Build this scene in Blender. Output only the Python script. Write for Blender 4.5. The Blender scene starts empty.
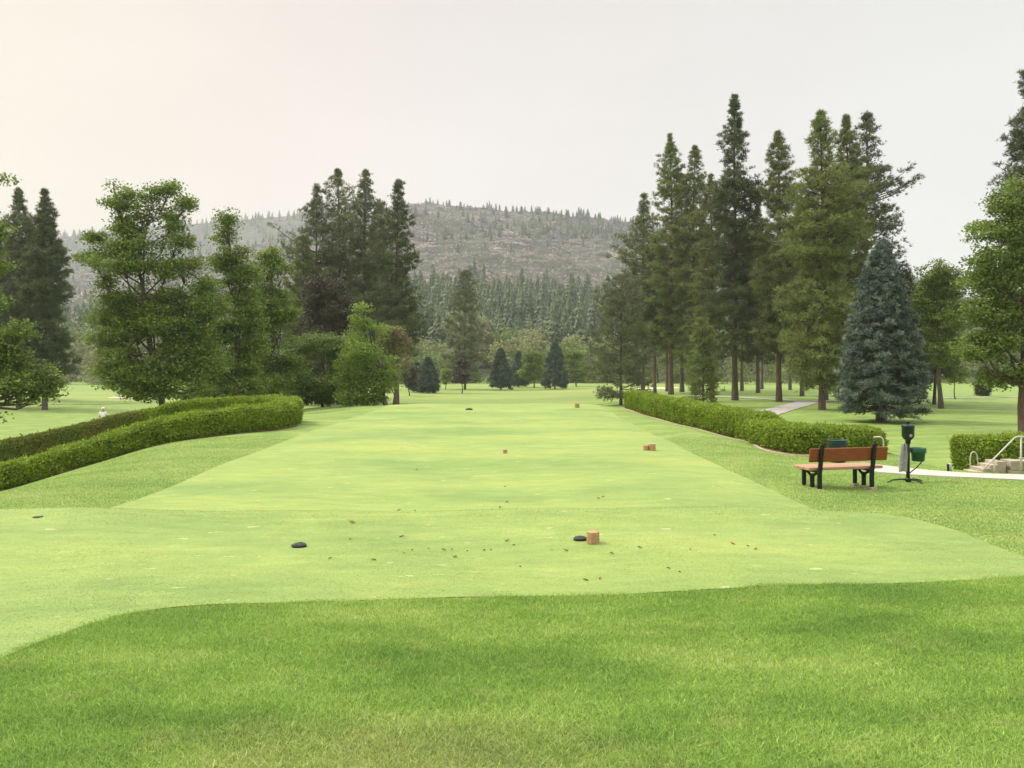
import bpy, bmesh, math, random
import numpy as np
from mathutils import Vector, noise, Matrix
from mathutils.geometry import delaunay_2d_cdt

rad = math.radians
scene = bpy.context.scene
COL = scene.collection
F = 769.0      # focal length in pixels of the 1024 px wide picture
CX, HY = 512.0, 368.0
EYE = 2.0

# ------------------------------------------------------------------ camera
cam = bpy.data.cameras.new('camera')
cam.sensor_width = 36.0
cam.lens = 36.0 * F / 1024.0
cam.shift_y = (HY - 384.0) / 1024.0
cam.clip_start = 0.1
cam.clip_end = 20000
cam_o = bpy.data.objects.new('camera', cam)
COL.objects.link(cam_o)
cam_o.location = (0, 0, EYE)
cam_o.rotation_euler = (rad(90), 0, 0)
scene.camera = cam_o

# ------------------------------------------------------------------ sky + sun
SUN_AZ, SUN_EL = rad(-70), rad(50)       # azimuth from +Y, negative = to the left
world = bpy.data.worlds.new('World')
scene.world = world
world.use_nodes = True
nt = world.node_tree
for n in list(nt.nodes): nt.nodes.remove(n)
N = nt.nodes.new; L = nt.links.new
out = N('ShaderNodeOutputWorld'); bg = N('ShaderNodeBackground'); bg.inputs[1].default_value = 0.1
sky = N('ShaderNodeTexSky'); sky.sky_type = 'NISHITA'; sky.sun_disc = False
sky.sun_elevation = SUN_EL; sky.sun_rotation = SUN_AZ
sky.dust_density = 6.0; sky.air_density = 1.0; sky.ozone_density = 1.0
hs = N('ShaderNodeHueSaturation'); hs.inputs['Saturation'].default_value = 0.15
L(sky.outputs[0], hs.inputs['Color'])
tc = N('ShaderNodeTexCoord'); sep = N('ShaderNodeSeparateXYZ'); L(tc.outputs['Generated'], sep.inputs[0])
# smoke overcast: brighter towards the zenith, warm towards the hidden sun on the left
rz = N('ShaderNodeValToRGB'); L(sep.outputs['Z'], rz.inputs[0])
e = rz.color_ramp.elements
e[0].position = 0.0; e[0].color = (0.322, 0.322, 0.322, 1)
e[1].position = 1.0; e[1].color = (1.0, 1.0, 1.02, 1)
x = rz.color_ramp.elements.new(0.26); x.color = (0.309, 0.309, 0.312, 1)
x = rz.color_ramp.elements.new(0.44); x.color = (0.292, 0.292, 0.294, 1)
x = rz.color_ramp.elements.new(0.62); x.color = (0.72, 0.72, 0.74, 1)
rx_ = N('ShaderNodeValToRGB'); mr = N('ShaderNodeMapRange')
mr.inputs['From Min'].default_value = -0.65; mr.inputs['From Max'].default_value = 0.5
L(sep.outputs['X'], mr.inputs[0]); L(mr.outputs[0], rx_.inputs[0])
e = rx_.color_ramp.elements
e[0].position = 0.0; e[0].color = (1.04, 0.885, 0.69, 1)
e[1].position = 1.0; e[1].color = (1.0, 0.995, 0.965, 1)
x = rx_.color_ramp.elements.new(0.5); x.color = (1.02, 0.94, 0.885, 1)
mu = N('ShaderNodeMixRGB'); mu.blend_type = 'MULTIPLY'; mu.inputs[0].default_value = 1
L(rz.outputs[0], mu.inputs[1]); L(rx_.outputs[0], mu.inputs[2])
# faint uneven smoke layers
no = N('ShaderNodeTexNoise'); no.inputs['Scale'].default_value = 1.7; no.inputs['Detail'].default_value = 3
mp = N('ShaderNodeMapping'); mp.inputs['Scale'].default_value = (1, 1, 3.2)
L(tc.outputs['Generated'], mp.inputs[0]); L(mp.outputs[0], no.inputs[0])
rn = N('ShaderNodeMapRange'); rn.inputs['To Min'].default_value = 10.0; rn.inputs['To Max'].default_value = 13.2
L(no.outputs[0], rn.inputs[0])
sc_ = N('ShaderNodeVectorMath'); sc_.operation = 'SCALE'
L(mu.outputs[0], sc_.inputs[0]); L(rn.outputs[0], sc_.inputs['Scale'])
mx = N('ShaderNodeMixRGB'); mx.inputs[0].default_value = 0.9
L(hs.outputs[0], mx.inputs[1]); L(sc_.outputs[0], mx.inputs[2])
L(mx.outputs[0], bg.inputs[0]); L(bg.outputs[0], out.inputs[0])

sl = bpy.data.lights.new('sun', 'SUN'); sl.energy = 1.5; sl.angle = rad(10); sl.color = (1.0, 0.95, 0.86)
so = bpy.data.objects.new('sun', sl); COL.objects.link(so)
sd = Vector((math.sin(SUN_AZ) * math.cos(SUN_EL), math.cos(SUN_AZ) * math.cos(SUN_EL), math.sin(SUN_EL)))
so.rotation_euler = sd.to_track_quat('Z', 'Y').to_euler(); so.location = (-20, 0, 30)

scene.view_settings.view_transform = 'Standard'
scene.view_settings.look = 'None'
scene.view_settings.gamma = 1
scene.view_settings.use_curve_mapping = False
scene.view_settings.exposure = 1.2
cy = scene.cycles
cy.max_bounces = 5; cy.diffuse_bounces = 3; cy.glossy_bounces = 1; cy.transmission_bounces = 3
cy.volume_bounces = 1; cy.transparent_max_bounces = 4
cy.use_denoising = True
cy.denoising_input_passes = 'RGB_ALBEDO_NORMAL'; cy.denoising_prefilter = 'ACCURATE'
cy.caustics_reflective = False; cy.caustics_refractive = False
cy.sample_clamp_indirect = 4

# ------------------------------------------------------------------ helpers
def mesh_np(name, V, Fc, mats=(), parent=None, v=None, smooth=False, midx=None, link=True, nper=None):
    """V (n,3), Fc (m,k) equal sided faces; v = per-vertex float attribute."""
    V = np.asarray(V, np.float32); Fc = np.asarray(Fc, np.int32)
    me = bpy.data.meshes.new(name)
    m, k = Fc.shape
    me.vertices.add(len(V)); me.vertices.foreach_set('co', V.ravel())
    me.loops.add(m * k); me.loops.foreach_set('vertex_index', Fc.ravel())
    me.polygons.add(m); me.polygons.foreach_set('loop_start', np.arange(m, dtype=np.int32) * k)
    if smooth: me.polygons.foreach_set('use_smooth', np.ones(m, bool))
    if midx is not None: me.polygons.foreach_set('material_index', np.asarray(midx, np.int32))
    if v is not None:
        a = me.attributes.new('v', 'FLOAT', 'POINT'); a.data.foreach_set('value', np.asarray(v, np.float32))
    if not isinstance(mats, (list, tuple)): mats = [mats]
    for mt in mats: me.materials.append(mt)
    me.update(calc_edges=True)
    if not link: return me
    o = bpy.data.objects.new(name, me); COL.objects.link(o)
    if parent: o.parent = parent
    return o

def bm_obj(name, bm, mat, parent=None, smooth=False):
    me = bpy.data.meshes.new(name); bm.to_mesh(me); bm.free()
    if not isinstance(mat, (list, tuple)): mat = [mat]
    for m in mat: me.materials.append(m)
    if smooth:
        for p in me.polygons: p.use_smooth = True
    o = bpy.data.objects.new(name, me); COL.objects.link(o)
    if parent: o.parent = parent
    return o

def tag(o, label=None, cat=None, group=None, kind=None):
    if label: o['label'] = label
    if cat: o['category'] = cat
    if group: o['group'] = group
    if kind: o['kind'] = kind
    return o

def empty(name, loc, rz=0.0):
    o = bpy.data.objects.new(name, None); COL.objects.link(o)
    o.location = loc; o.rotation_euler = (0, 0, rz); o.empty_display_size = 0.3
    return o

def thing(name, label, cat, loc, rz=0.0, group=None):
    return tag(empty(name, loc, rz), label, cat, group)

def box_bm(bm, c, s, bev=0.0, rot=None):
    r = bmesh.ops.create_cube(bm, size=1.0)
    vs = r['verts']
    bmesh.ops.scale(bm, vec=s, verts=vs)
    if bev:
        es = list({e for v in vs for e in v.link_edges})
        r2 = bmesh.ops.bevel(bm, geom=es, offset=bev, segments=2, affect='EDGES', profile=0.6)
        vs = list({v for f in r2['faces'] for v in f.verts} | {v for v in vs if v.is_valid})
    if rot is not None: bmesh.ops.rotate(bm, cent=(0, 0, 0), matrix=rot, verts=vs)
    bmesh.ops.translate(bm, vec=c, verts=vs)

def tube_bm(bm, pts, rs, k=10, cap=True):
    if not isinstance(rs, (list, tuple)): rs = [rs] * len(pts)
    pts = [Vector(p) for p in pts]; rings = []
    ref = Vector((0, 0, 1))
    for i, p in enumerate(pts):
        d = (pts[min(i + 1, len(pts) - 1)] - pts[max(i - 1, 0)]).normalized()
        if abs(d.dot(ref)) > 0.95: ref = Vector((1, 0, 0)) if abs(d.x) < 0.9 else Vector((0, 1, 0))
        a = (ref - d * ref.dot(d)).normalized(); b = d.cross(a)
        rings.append([bm.verts.new(p + (a * math.cos(2 * math.pi * j / k) + b * math.sin(2 * math.pi * j / k)) * rs[i]) for j in range(k)])
        ref = a
    for r0, r1 in zip(rings, rings[1:]):
        for j in range(k): bm.faces.new((r0[j], r0[(j + 1) % k], r1[(j + 1) % k], r1[j]))
    if cap: bm.faces.new(rings[0][::-1]); bm.faces.new(rings[-1])

def lathe_bm(bm, prof, k=20, c=(0, 0, 0)):
    rings = []
    for r, z in prof:
        rings.append([bm.verts.new((c[0] + r * math.cos(2 * math.pi * j / k), c[1] + r * math.sin(2 * math.pi * j / k), c[2] + z)) for j in range(k)])
    for r0, r1 in zip(rings, rings[1:]):
        for j in range(k): bm.faces.new((r0[j], r0[(j + 1) % k], r1[(j + 1) % k], r1[j]))
    bm.faces.new(rings[0][::-1]); bm.faces.new(rings[-1])

# ------------------------------------------------------------------ materials
def newmat(name):
    m = bpy.data.materials.new(name); m.use_nodes = True
    t = m.node_tree
    b = t.nodes['Principled BSDF']
    return m, t, b

def plain(name, col, rough=0.6, var=0.12, scale=20, bump=0.0, bscale=60, metal=0.0, spec=0.3, stretch=None):
    m, t, b = newmat(name)
    n = t.nodes.new; l = t.links.new
    tc = n('ShaderNodeTexCoord'); nz = n('ShaderNodeTexNoise'); nz.inputs['Scale'].default_value = scale; nz.inputs['Detail'].default_value = 5
    src = tc.outputs['Object']
    if stretch:
        mp = n('ShaderNodeMapping'); mp.inputs['Scale'].default_value = stretch; l(src, mp.inputs[0]); src = mp.outputs[0]
    l(src, nz.inputs[0])
    r = n('ShaderNodeValToRGB'); l(nz.outputs[0], r.inputs[0])
    r.color_ramp.elements[0].position = 0.3; r.color_ramp.elements[1].position = 0.7
    r.color_ramp.elements[0].color = tuple(c * (1 - var) for c in col) + (1,)
    r.color_ramp.elements[1].color = tuple(min(1, c * (1 + var)) for c in col) + (1,)
    l(r.outputs[0], b.inputs['Base Color'])
    b.inputs['Roughness'].default_value = rough; b.inputs['Metallic'].default_value = metal
    b.inputs['Specular IOR Level'].default_value = spec
    if bump:
        n2 = n('ShaderNodeTexNoise'); n2.inputs['Scale'].default_value = bscale; n2.inputs['Detail'].default_value = 4; l(src, n2.inputs[0])
        bp = n('ShaderNodeBump'); bp.inputs['Strength'].default_value = bump; bp.inputs['Distance'].default_value = 0.02
        l(n2.outputs[0], bp.inputs['Height']); l(bp.outputs[0], b.inputs['Normal'])
    return m

def leafmat(name, c0, c1, c2=None, trans=0.3, nscale=0.5, rough=0.6):
    """leaf colour: from c0 to c1 by the leaf's own value, pushed towards c2 by a slow noise through the crown"""
    m, t, b = newmat(name)
    n = t.nodes.new; l = t.links.new
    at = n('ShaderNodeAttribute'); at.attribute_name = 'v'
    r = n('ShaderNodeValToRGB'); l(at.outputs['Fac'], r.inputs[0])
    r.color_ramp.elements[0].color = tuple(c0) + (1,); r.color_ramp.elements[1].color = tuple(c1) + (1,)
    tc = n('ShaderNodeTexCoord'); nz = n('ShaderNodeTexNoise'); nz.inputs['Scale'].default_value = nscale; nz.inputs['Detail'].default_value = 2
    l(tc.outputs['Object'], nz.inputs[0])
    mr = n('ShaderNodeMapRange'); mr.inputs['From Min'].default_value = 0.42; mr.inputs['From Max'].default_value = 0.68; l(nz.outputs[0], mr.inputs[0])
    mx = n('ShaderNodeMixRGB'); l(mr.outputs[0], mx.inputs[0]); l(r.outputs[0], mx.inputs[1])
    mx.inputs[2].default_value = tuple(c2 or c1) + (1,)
    l(mx.outputs[0], b.inputs['Base Color'])
    b.inputs['Roughness'].default_value = rough; b.inputs['Specular IOR Level'].default_value = 0.25
    if trans:
        tr = n('ShaderNodeBsdfTranslucent'); ms = n('ShaderNodeMixShader'); ms.inputs[0].default_value = trans
        l(mx.outputs[0], tr.inputs[0]); l(b.outputs[0], ms.inputs[1]); l(tr.outputs[0], ms.inputs[2])
        l(ms.outputs[0], t.nodes['Material Output'].inputs[0])
    return m

def turfmat(name, dark, mid, light, dry, fine=60.0, bump=0.25, blade=False, dryamt=0.35, patch=0.45, worn=False, mow=0.0, bladec=.55, divots=False):
    """mown grass: patches of three greens and dry straw, fine speckle, bump"""
    m, t, b = newmat(name)
    n = t.nodes.new; l = t.links.new
    tc = n('ShaderNodeTexCoord'); P = tc.outputs['Object']
    def nz(scale, det=4, st=(1, 1, 1), rough=0.6):
        mp = n('ShaderNodeMapping'); mp.inputs['Scale'].default_value = st; l(P, mp.inputs[0])
        q = n('ShaderNodeTexNoise'); q.inputs['Scale'].default_value = scale; q.inputs['Detail'].default_value = det; q.inputs['Roughness'].default_value = rough
        l(mp.outputs[0], q.inputs[0]); return q.outputs[0]
    big = nz(patch, 4, (0.45, 1, 0.0))
    r = n('ShaderNodeValToRGB'); l(big, r.inputs[0])
    el = r.color_ramp.elements
    el[0].position = 0.34; el[0].color = tuple(dark) + (1,)
    el[1].position = 0.66; el[1].color = tuple(light) + (1,)
    x = el.new(0.5); x.color = tuple(mid) + (1,)
    col = r.outputs[0]
    # dry patches
    mr = n('ShaderNodeMapRange'); mr.inputs['From Min'].default_value = 0.55; mr.inputs['From Max'].default_value = 0.78
    mr.inputs['To Max'].default_value = dryamt; l(nz(patch * 3.1, 6, (0.6, 1, 0.0), 0.7), mr.inputs[0])
    mx = n('ShaderNodeMixRGB'); l(mr.outputs[0], mx.inputs[0]); l(col, mx.inputs[1]); mx.inputs[2].default_value = tuple(dry) + (1,)
    col = mx.outputs[0]
    if worn:   # the worn, straw coloured spot at the foot of the bank
        mp = n('ShaderNodeVectorMath'); mp.operation = 'SUBTRACT'; l(P, mp.inputs[0]); mp.inputs[1].default_value = (-0.55, 3.75, 0)
        m2 = n('ShaderNodeVectorMath'); m2.operation = 'MULTIPLY'; l(mp.outputs[0], m2.inputs[0]); m2.inputs[1].default_value = (0.75, 1.9, 0)
        ln = n('ShaderNodeVectorMath'); ln.operation = 'LENGTH'; l(m2.outputs[0], ln.inputs[0])
        ad = n('ShaderNodeMath'); ad.operation = 'MULTIPLY_ADD'; l(nz(3.5, 5), ad.inputs[0]); ad.inputs[1].default_value = 1.6; l(ln.outputs['Value'], ad.inputs[2])
        w = n('ShaderNodeMapRange'); w.inputs['From Min'].default_value = 1.0; w.inputs['From Max'].default_value = 2.0
        w.inputs['To Min'].default_value = 0.38; w.inputs['To Max'].default_value = 0.0; l(ad.outputs[0], w.inputs[0])
        mw = n('ShaderNodeMixRGB'); l(w.outputs[0], mw.inputs[0]); l(col, mw.inputs[1]); mw.inputs[2].default_value = (dry[0] * .85, dry[1] * .78, dry[2] * .9, 1)
        col = mw.outputs[0]
    if divots:
        sp = n('ShaderNodeMapRange'); sp.inputs['From Min'].default_value = .69; sp.inputs['From Max'].default_value = .74; sp.inputs['To Max'].default_value = .55
        l(nz(7.0, 2, (.5, 1, 0), .5), sp.inputs[0]); ms_ = n('ShaderNodeMixRGB'); l(sp.outputs[0], ms_.inputs[0]); l(col, ms_.inputs[1]); ms_.inputs[2].default_value = (.55, .50, .30, 1); col = ms_.outputs[0]
    if blade:
        at = n('ShaderNodeAttribute'); at.attribute_name = 'v'
        k = n('ShaderNodeMapRange'); l(at.outputs['Fac'], k.inputs[0]); k.inputs['To Min'].default_value = 1 - bladec; k.inputs['To Max'].default_value = 1 + bladec
    else:
        k = n('ShaderNodeMapRange'); l(nz(fine, 6, (0.6, 1, 1), 0.75), k.inputs[0]); k.inputs['From Min'].default_value = 0.3; k.inputs['From Max'].default_value = 0.7
        k.inputs['To Min'].default_value = 0.80; k.inputs['To Max'].default_value = 1.2
    sc = n('ShaderNodeVectorMath'); sc.operation = 'SCALE'; l(col, sc.inputs[0]); l(k.outputs[0], sc.inputs['Scale'])
    if not blade:
        k2 = n('ShaderNodeMapRange'); l(nz(5.0, 6, (0.35, 1, 1), 0.7), k2.inputs[0]); k2.inputs['From Min'].default_value = 0.3; k2.inputs['From Max'].default_value = 0.7
        k2.inputs['To Min'].default_value = 0.88; k2.inputs['To Max'].default_value = 1.12
        s2 = n('ShaderNodeVectorMath'); s2.operation = 'SCALE'; l(sc.outputs[0], s2.inputs[0]); l(k2.outputs[0], s2.inputs['Scale']); sc = s2
    l(sc.outputs[0], b.inputs['Base Color'])
    b.inputs['Roughness'].default_value = 0.75; b.inputs['Specular IOR Level'].default_value = 0.15
    if bump:
        bp = n('ShaderNodeBump'); bp.inputs['Strength'].default_value = bump; bp.inputs['Distance'].default_value = 0.03
        l(nz(fine * 0.7, 5, (0.6, 1, 1), 0.7), bp.inputs['Height']); l(bp.outputs[0], b.inputs['Normal'])
    if blade:
        tr = n('ShaderNodeBsdfTranslucent'); ms = n('ShaderNodeMixShader'); ms.inputs[0].default_value = 0.3
        l(sc.outputs[0], tr.inputs[0]); l(b.outputs[0], ms.inputs[1]); l(tr.outputs[0], ms.inputs[2])
        l(ms.outputs[0], t.nodes['Material Output'].inputs[0])
    return m

C_DRY = (0.40, 0.37, 0.16)
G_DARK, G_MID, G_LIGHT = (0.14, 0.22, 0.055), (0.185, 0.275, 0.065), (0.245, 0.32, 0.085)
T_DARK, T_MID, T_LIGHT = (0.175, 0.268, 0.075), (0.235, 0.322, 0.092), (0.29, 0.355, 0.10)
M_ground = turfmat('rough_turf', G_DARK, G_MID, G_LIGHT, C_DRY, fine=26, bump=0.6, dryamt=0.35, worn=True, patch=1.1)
B_DARK, B_MID, B_LIGHT = (0.205, 0.35, 0.075), (0.30, 0.455, 0.10), (0.41, 0.545, 0.155)
M_blade = turfmat('grass_blades', B_DARK, B_MID, B_LIGHT, (0.58, 0.57, 0.24), blade=True, bump=0, dryamt=0.5, worn=True, patch=1.1)
M_apron = turfmat('apron_blades', (0.27, 0.41, 0.115), (0.36, 0.485, 0.15), (0.45, 0.55, 0.20), (0.60, 0.56, 0.28), blade=True, bump=0, dryamt=0.6, patch=.5, bladec=.4)
M_spruce_far = leafmat('dark_spruce_needles', (0.03, 0.055, 0.045), (0.17, 0.23, 0.19), (0.07, 0.10, 0.085), 0.1, 0.3)
M_tee = turfmat('tee_turf', T_DARK, T_MID, T_LIGHT, (0.42, 0.46, 0.14), fine=55, bump=0.35, dryamt=0.5, patch=0.33, divots=True)
M_teeblade = turfmat('tee_blades', T_DARK, T_MID, T_LIGHT, (0.42, 0.46, 0.14), blade=True, bump=0, dryamt=0.4, patch=0.33, bladec=.15, divots=True)
M_bark_red = plain('pine_bark', (0.115, 0.078, 0.062), 0.9, 0.4, 6, 0.8, 14, stretch=(1, 1, 0.25))
M_bark_grey = plain('grey_bark', (0.10, 0.085, 0.07), 0.9, 0.35, 6, 0.8, 14, stretch=(1, 1, 0.25))
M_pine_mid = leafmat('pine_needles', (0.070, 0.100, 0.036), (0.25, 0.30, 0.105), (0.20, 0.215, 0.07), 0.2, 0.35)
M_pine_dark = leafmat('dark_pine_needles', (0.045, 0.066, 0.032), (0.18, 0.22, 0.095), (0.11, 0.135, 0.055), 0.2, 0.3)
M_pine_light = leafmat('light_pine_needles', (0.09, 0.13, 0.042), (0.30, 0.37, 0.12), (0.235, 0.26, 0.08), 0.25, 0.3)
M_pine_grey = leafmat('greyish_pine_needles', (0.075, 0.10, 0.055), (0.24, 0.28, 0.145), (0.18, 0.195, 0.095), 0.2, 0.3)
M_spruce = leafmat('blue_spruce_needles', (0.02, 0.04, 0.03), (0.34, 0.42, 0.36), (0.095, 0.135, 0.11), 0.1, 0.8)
M_maple = leafmat('maple_leaves', (0.08, 0.135, 0.028), (0.30, 0.385, 0.09), (0.18, 0.245, 0.05), 0.35, 0.5)
M_bright = leafmat('bright_leaves', (0.13, 0.21, 0.035), (0.30, 0.42, 0.10), (0.24, 0.34, 0.06), 0.4, 0.5)
M_bush = leafmat('bush_leaves', (0.09, 0.15, 0.035), (0.23, 0.30, 0.09), (0.15, 0.21, 0.05), 0.3, 0.5)
M_olive = leafmat('olive_leaves', (0.16, 0.19, 0.075), (0.36, 0.38, 0.18), (0.28, 0.28, 0.12), 0.3, 0.12)
M_brown = leafmat('brownish_leaves', (0.13, 0.12, 0.055), (0.33, 0.28, 0.16), (0.22, 0.24, 0.08), 0.3, 0.6)
M_purple = leafmat('purple_leaves', (0.045, 0.038, 0.03), (0.12, 0.10, 0.07), (0.075, 0.07, 0.045), 0.15, 0.6)
M_hedge = leafmat('hedge_leaves', (0.12, 0.20, 0.022), (0.32, 0.43, 0.05), (0.26, 0.36, 0.035), 0.3, 1.3)
M_hedge_br = leafmat('bronze_hedge_leaves', (0.11, 0.165, 0.026), (0.29, 0.35, 0.06), (0.23, 0.22, 0.045), 0.3, 1.0)
M_hedge_in = plain('hedge_twigs', (0.05, 0.08, 0.018), 0.9, 0.4, 12)
M_conc = plain('pale_concrete', (0.47, 0.43, 0.38), 0.85, 0.08, 6, 0.2, 80)
M_cart = plain('cart_path_asphalt', (0.36, 0.345, 0.325), 0.9, 0.12, 2)
M_stone = plain('tan_stone_blocks', (0.36, 0.31, 0.25), 0.9, 0.25, 5, 0.6, 30)
M_soil = plain('brown_soil', (0.15, 0.095, 0.06), 0.95, 0.4, 9, 0.8, 40)
M_edge = plain('pale_edging', (0.42, 0.36, 0.26), 0.9, 0.2, 10)
M_sand = plain('bunker_sand', (0.62, 0.52, 0.38), 0.95, 0.1, 1)
M_black = plain('black_iron', (0.012, 0.012, 0.013), 0.45, 0.2, 30)
M_wood = plain('stained_wood', (0.215, 0.062, 0.02), 0.5, 0.35, 9, 0.25, 30, stretch=(0.5, 14, 14))
M_wood_t = plain('sun_worn_wood', (0.43, 0.26, 0.17), 0.6, 0.2, 9, 0.25, 30, stretch=(0.5, 14, 14))
M_green = plain('green_enamel', (0.015, 0.085, 0.05), 0.4, 0.15, 10)
M_dgreen = plain('dark_green_enamel', (0.012, 0.03, 0.024), 0.35, 0.2, 10)
M_towel = plain('grey_towel', (0.30, 0.31, 0.30), 0.95, 0.2, 20, 0.3, 90)
M_white = plain('white_painted_metal', (0.50, 0.50, 0.45), 0.45, 0.06, 8)
M_block = plain('cut_wood_block', (0.40, 0.25, 0.13), 0.7, 0.3, 14, 0.4, 50, stretch=(1, 1, 5))
M_blacktee = plain('weathered_black_plastic', (0.035, 0.037, 0.045), 0.6, 0.4, 40, 0.5, 60)
M_leafbrown = plain('dry_leaf', (0.19, 0.09, 0.05), 0.8, 0.4, 30)

# ------------------------------------------------------------------ terrain
def pz(py, Y): return EYE - (py - HY) / F * Y
def px(x, Y): return (x - CX) / F * Y

ctl = []
def cp(X, Y, z): ctl.append((X, Y, z))
for X, Y, z in [(-25, -5, -.5), (0, -5, .15), (25, -5, -.2), (-9, 0, .0), (0, 0, .12), (9, 0, .08), (-3, 3, .05), (0, 3.2, .10), (3, 3, .1),
                (-5, 3.6, -.02), (-2.2, 4.6, .07), (0.5, 4.8, .05), (3.5, 5, .04), (-9, 5, 0), (-7, 7.5, 0), (-3.5, 7, 0), (0, 7.2, 0), (3.5, 7.5, 0),
                (6.5, 7.5, -.03), (-9, 10.5, -.05), (-5, 10.5, 0), (0, 10.5, 0), (4.5, 10.5, 0), (7.5, 10.5, -.12), (11, 9, -.2),
                (-6.3, 15, 0), (-6.6, 20, 0), (-6.9, 26, 0), (-6.8, 35, 0), (-6.6, 42, 0), (0, 15, 0), (0, 20, 0), (0, 28, 0), (0, 36, 0), (0, 43, 0),
                (4.6, 15, 0), (4.6, 20, -.02), (4.7, 28, -.03), (4.8, 36, -.03), (4.8, 42.5, -.03),
                # left bank and hedges
                (-17.2, 20.0, -2.1), (-14.3, 21.5, -1.44), (-12.8, 22.5, -.98), (-11.2, 23.7, -.46), (-9.9, 24.5, -.2), (-8.6, 25.2, -.06), (-7.7, 27.2, 0),
                (-8.6, 31, -.05), (-13, 32, -.28), (-17, 32, -1.08), (-20.6, 31, -2.0), (-25, 29, -2.4), (-11, 15, -.65), (-15, 16, -1.5), (-8.5, 17, -.12),
                (-20, 22, -2.3), (-16, 27, -1.45), (-12, 28, -.45), (-25, 12, -2.2), (-30, 25, -2.5), (-25, 42, -2.4), (-18, 45, -1.9), (-10, 45, -.5), (-12, 58, -.8),
                (-30, 60, -2.6), (-15, 75, -2.0), (-50, 90, -2.5), (-20, 95, -2.6), (-80, 110, -2.2),
                # right side
                (6.2, 42, -.24), (7.1, 29.2, -.32), (7.6, 24.5, -.37), (7.5, 20.6, -.33), (9.6, 21.3, -.33), (10.5, 22.2, -.4), (6.2, 14.4, -.25), (7.9, 15.2, -.24),
                (8.5, 17.2, -.29), (11, 16.5, -.30), (14, 16, -.32), (12, 14, -.26), (9.5, 12, -.2), (12.4, 21, -.95), (15, 20.5, -.95), (18, 20, -1.1),
                (9, 27, -.8), (12, 27, -1.4), (18, 29, -1.55), (8.5, 33, -.7), (9.5, 42, -.95), (14, 40, -1.5), (22, 40, -1.5), (35, 45, -1.5), (24, 50, -1.5), (15, 55, -1.5),
                (25, 65, -1.5), (40, 70, -1.5), (20, 85, -1.6), (32, 95, -1.6), (55, 95, -1.6), (20, 110, -1.8), (9, 52, -1.3),
                (0, 49, -.5), (0, 56, -1.5), (-4, 66, -2.4), (4, 66, -2.2), (0, 85, -2.75), (0, 110, -2.8), (10, 85, -2.2), (-30, 140, -2.7),
                (0, 150, -2.8), (40, 150, -2.2), (-60, 160, -2.6), (0, 200, -2.8), (70, 200, -2.4), (-90, 200, -2.6), (0, 260, -2.8), (100, 260, -2.6), (-110, 260, -2.8),
                (-300, 260, -2.8), (300, 260, -2.8), (0, 900, -2.8), (-900, 900, -2.8), (900, 900, -2.8), (0, 2800, -2.8), (-2500, 2800, -2.8), (2500, 2800, -2.8)]:
    cp(X, Y, z)
def warp(X, Y):
    q = np.maximum(Y + 15.0, 3.0)
    return np.stack([X / q * 1.6, np.log(q)], -1)
_c = np.array(ctl); _W = warp(_c[:, 0], _c[:, 1])
def _k(r2): return 0.5 * r2 * np.log(r2 + 1e-12)
_n = len(_c)
_K = _k(((_W[:, None] - _W[None]) ** 2).sum(-1)) + np.eye(_n) * 2e-4
_P = np.hstack([np.ones((_n, 1)), _W])
_A = np.block([[_K, _P], [_P.T, np.zeros((3, 3))]])
_sol = np.linalg.solve(_A, np.concatenate([_c[:, 2], np.zeros(3)]))
def G(X, Y):
    X = np.asarray(X, float); Y = np.asarray(Y, float); sh = X.shape
    X = X.ravel(); Y = Y.ravel(); res = np.empty(len(X))
    for i in range(0, len(X), 20000):
        w = warp(X[i:i + 20000], Y[i:i + 20000])
        k = _k(((w[:, None] - _W[None]) ** 2).sum(-1))
        res[i:i + 20000] = k @ _sol[:_n] + _sol[_n] + w @ _sol[_n + 1:]
    res = np.clip(res, -3.6, 0.3)
    # gentle swells of the mown ground
    res += 0.015 * np.sin(X * 0.9 + 1.3) * np.sin(Y * 0.8) + 0.01 * np.sin(X * 2.1 + Y * 1.3)
    # lip where the upper tee ends
    res += 0.055 * np.exp(-((Y - 10.1 - 0.004 * X * X) / 0.75) ** 2) * np.clip((9 - np.abs(X)) / 3, 0, 1)
    st_ = np.clip((Y - 10.5) / 1.2, 0, 1); res -= .15 * st_ * st_ * (3 - 2 * st_) * np.clip((5.9 - X) / 1.2, 0, 1) * np.clip((10 + X) / 3, 0, 1) * np.clip((44 - Y) / 10, 0, 1)
    far = np.clip((Y - 60) / 120, 0, 1)
    res += far * 0.22 * np.sin(X * 0.045 + 0.6) * np.sin(Y * 0.035 + X * 0.02)
    return res.reshape(sh)
def g1(X, Y): return float(G(np.array([X]), np.array([Y]))[0])

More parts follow.
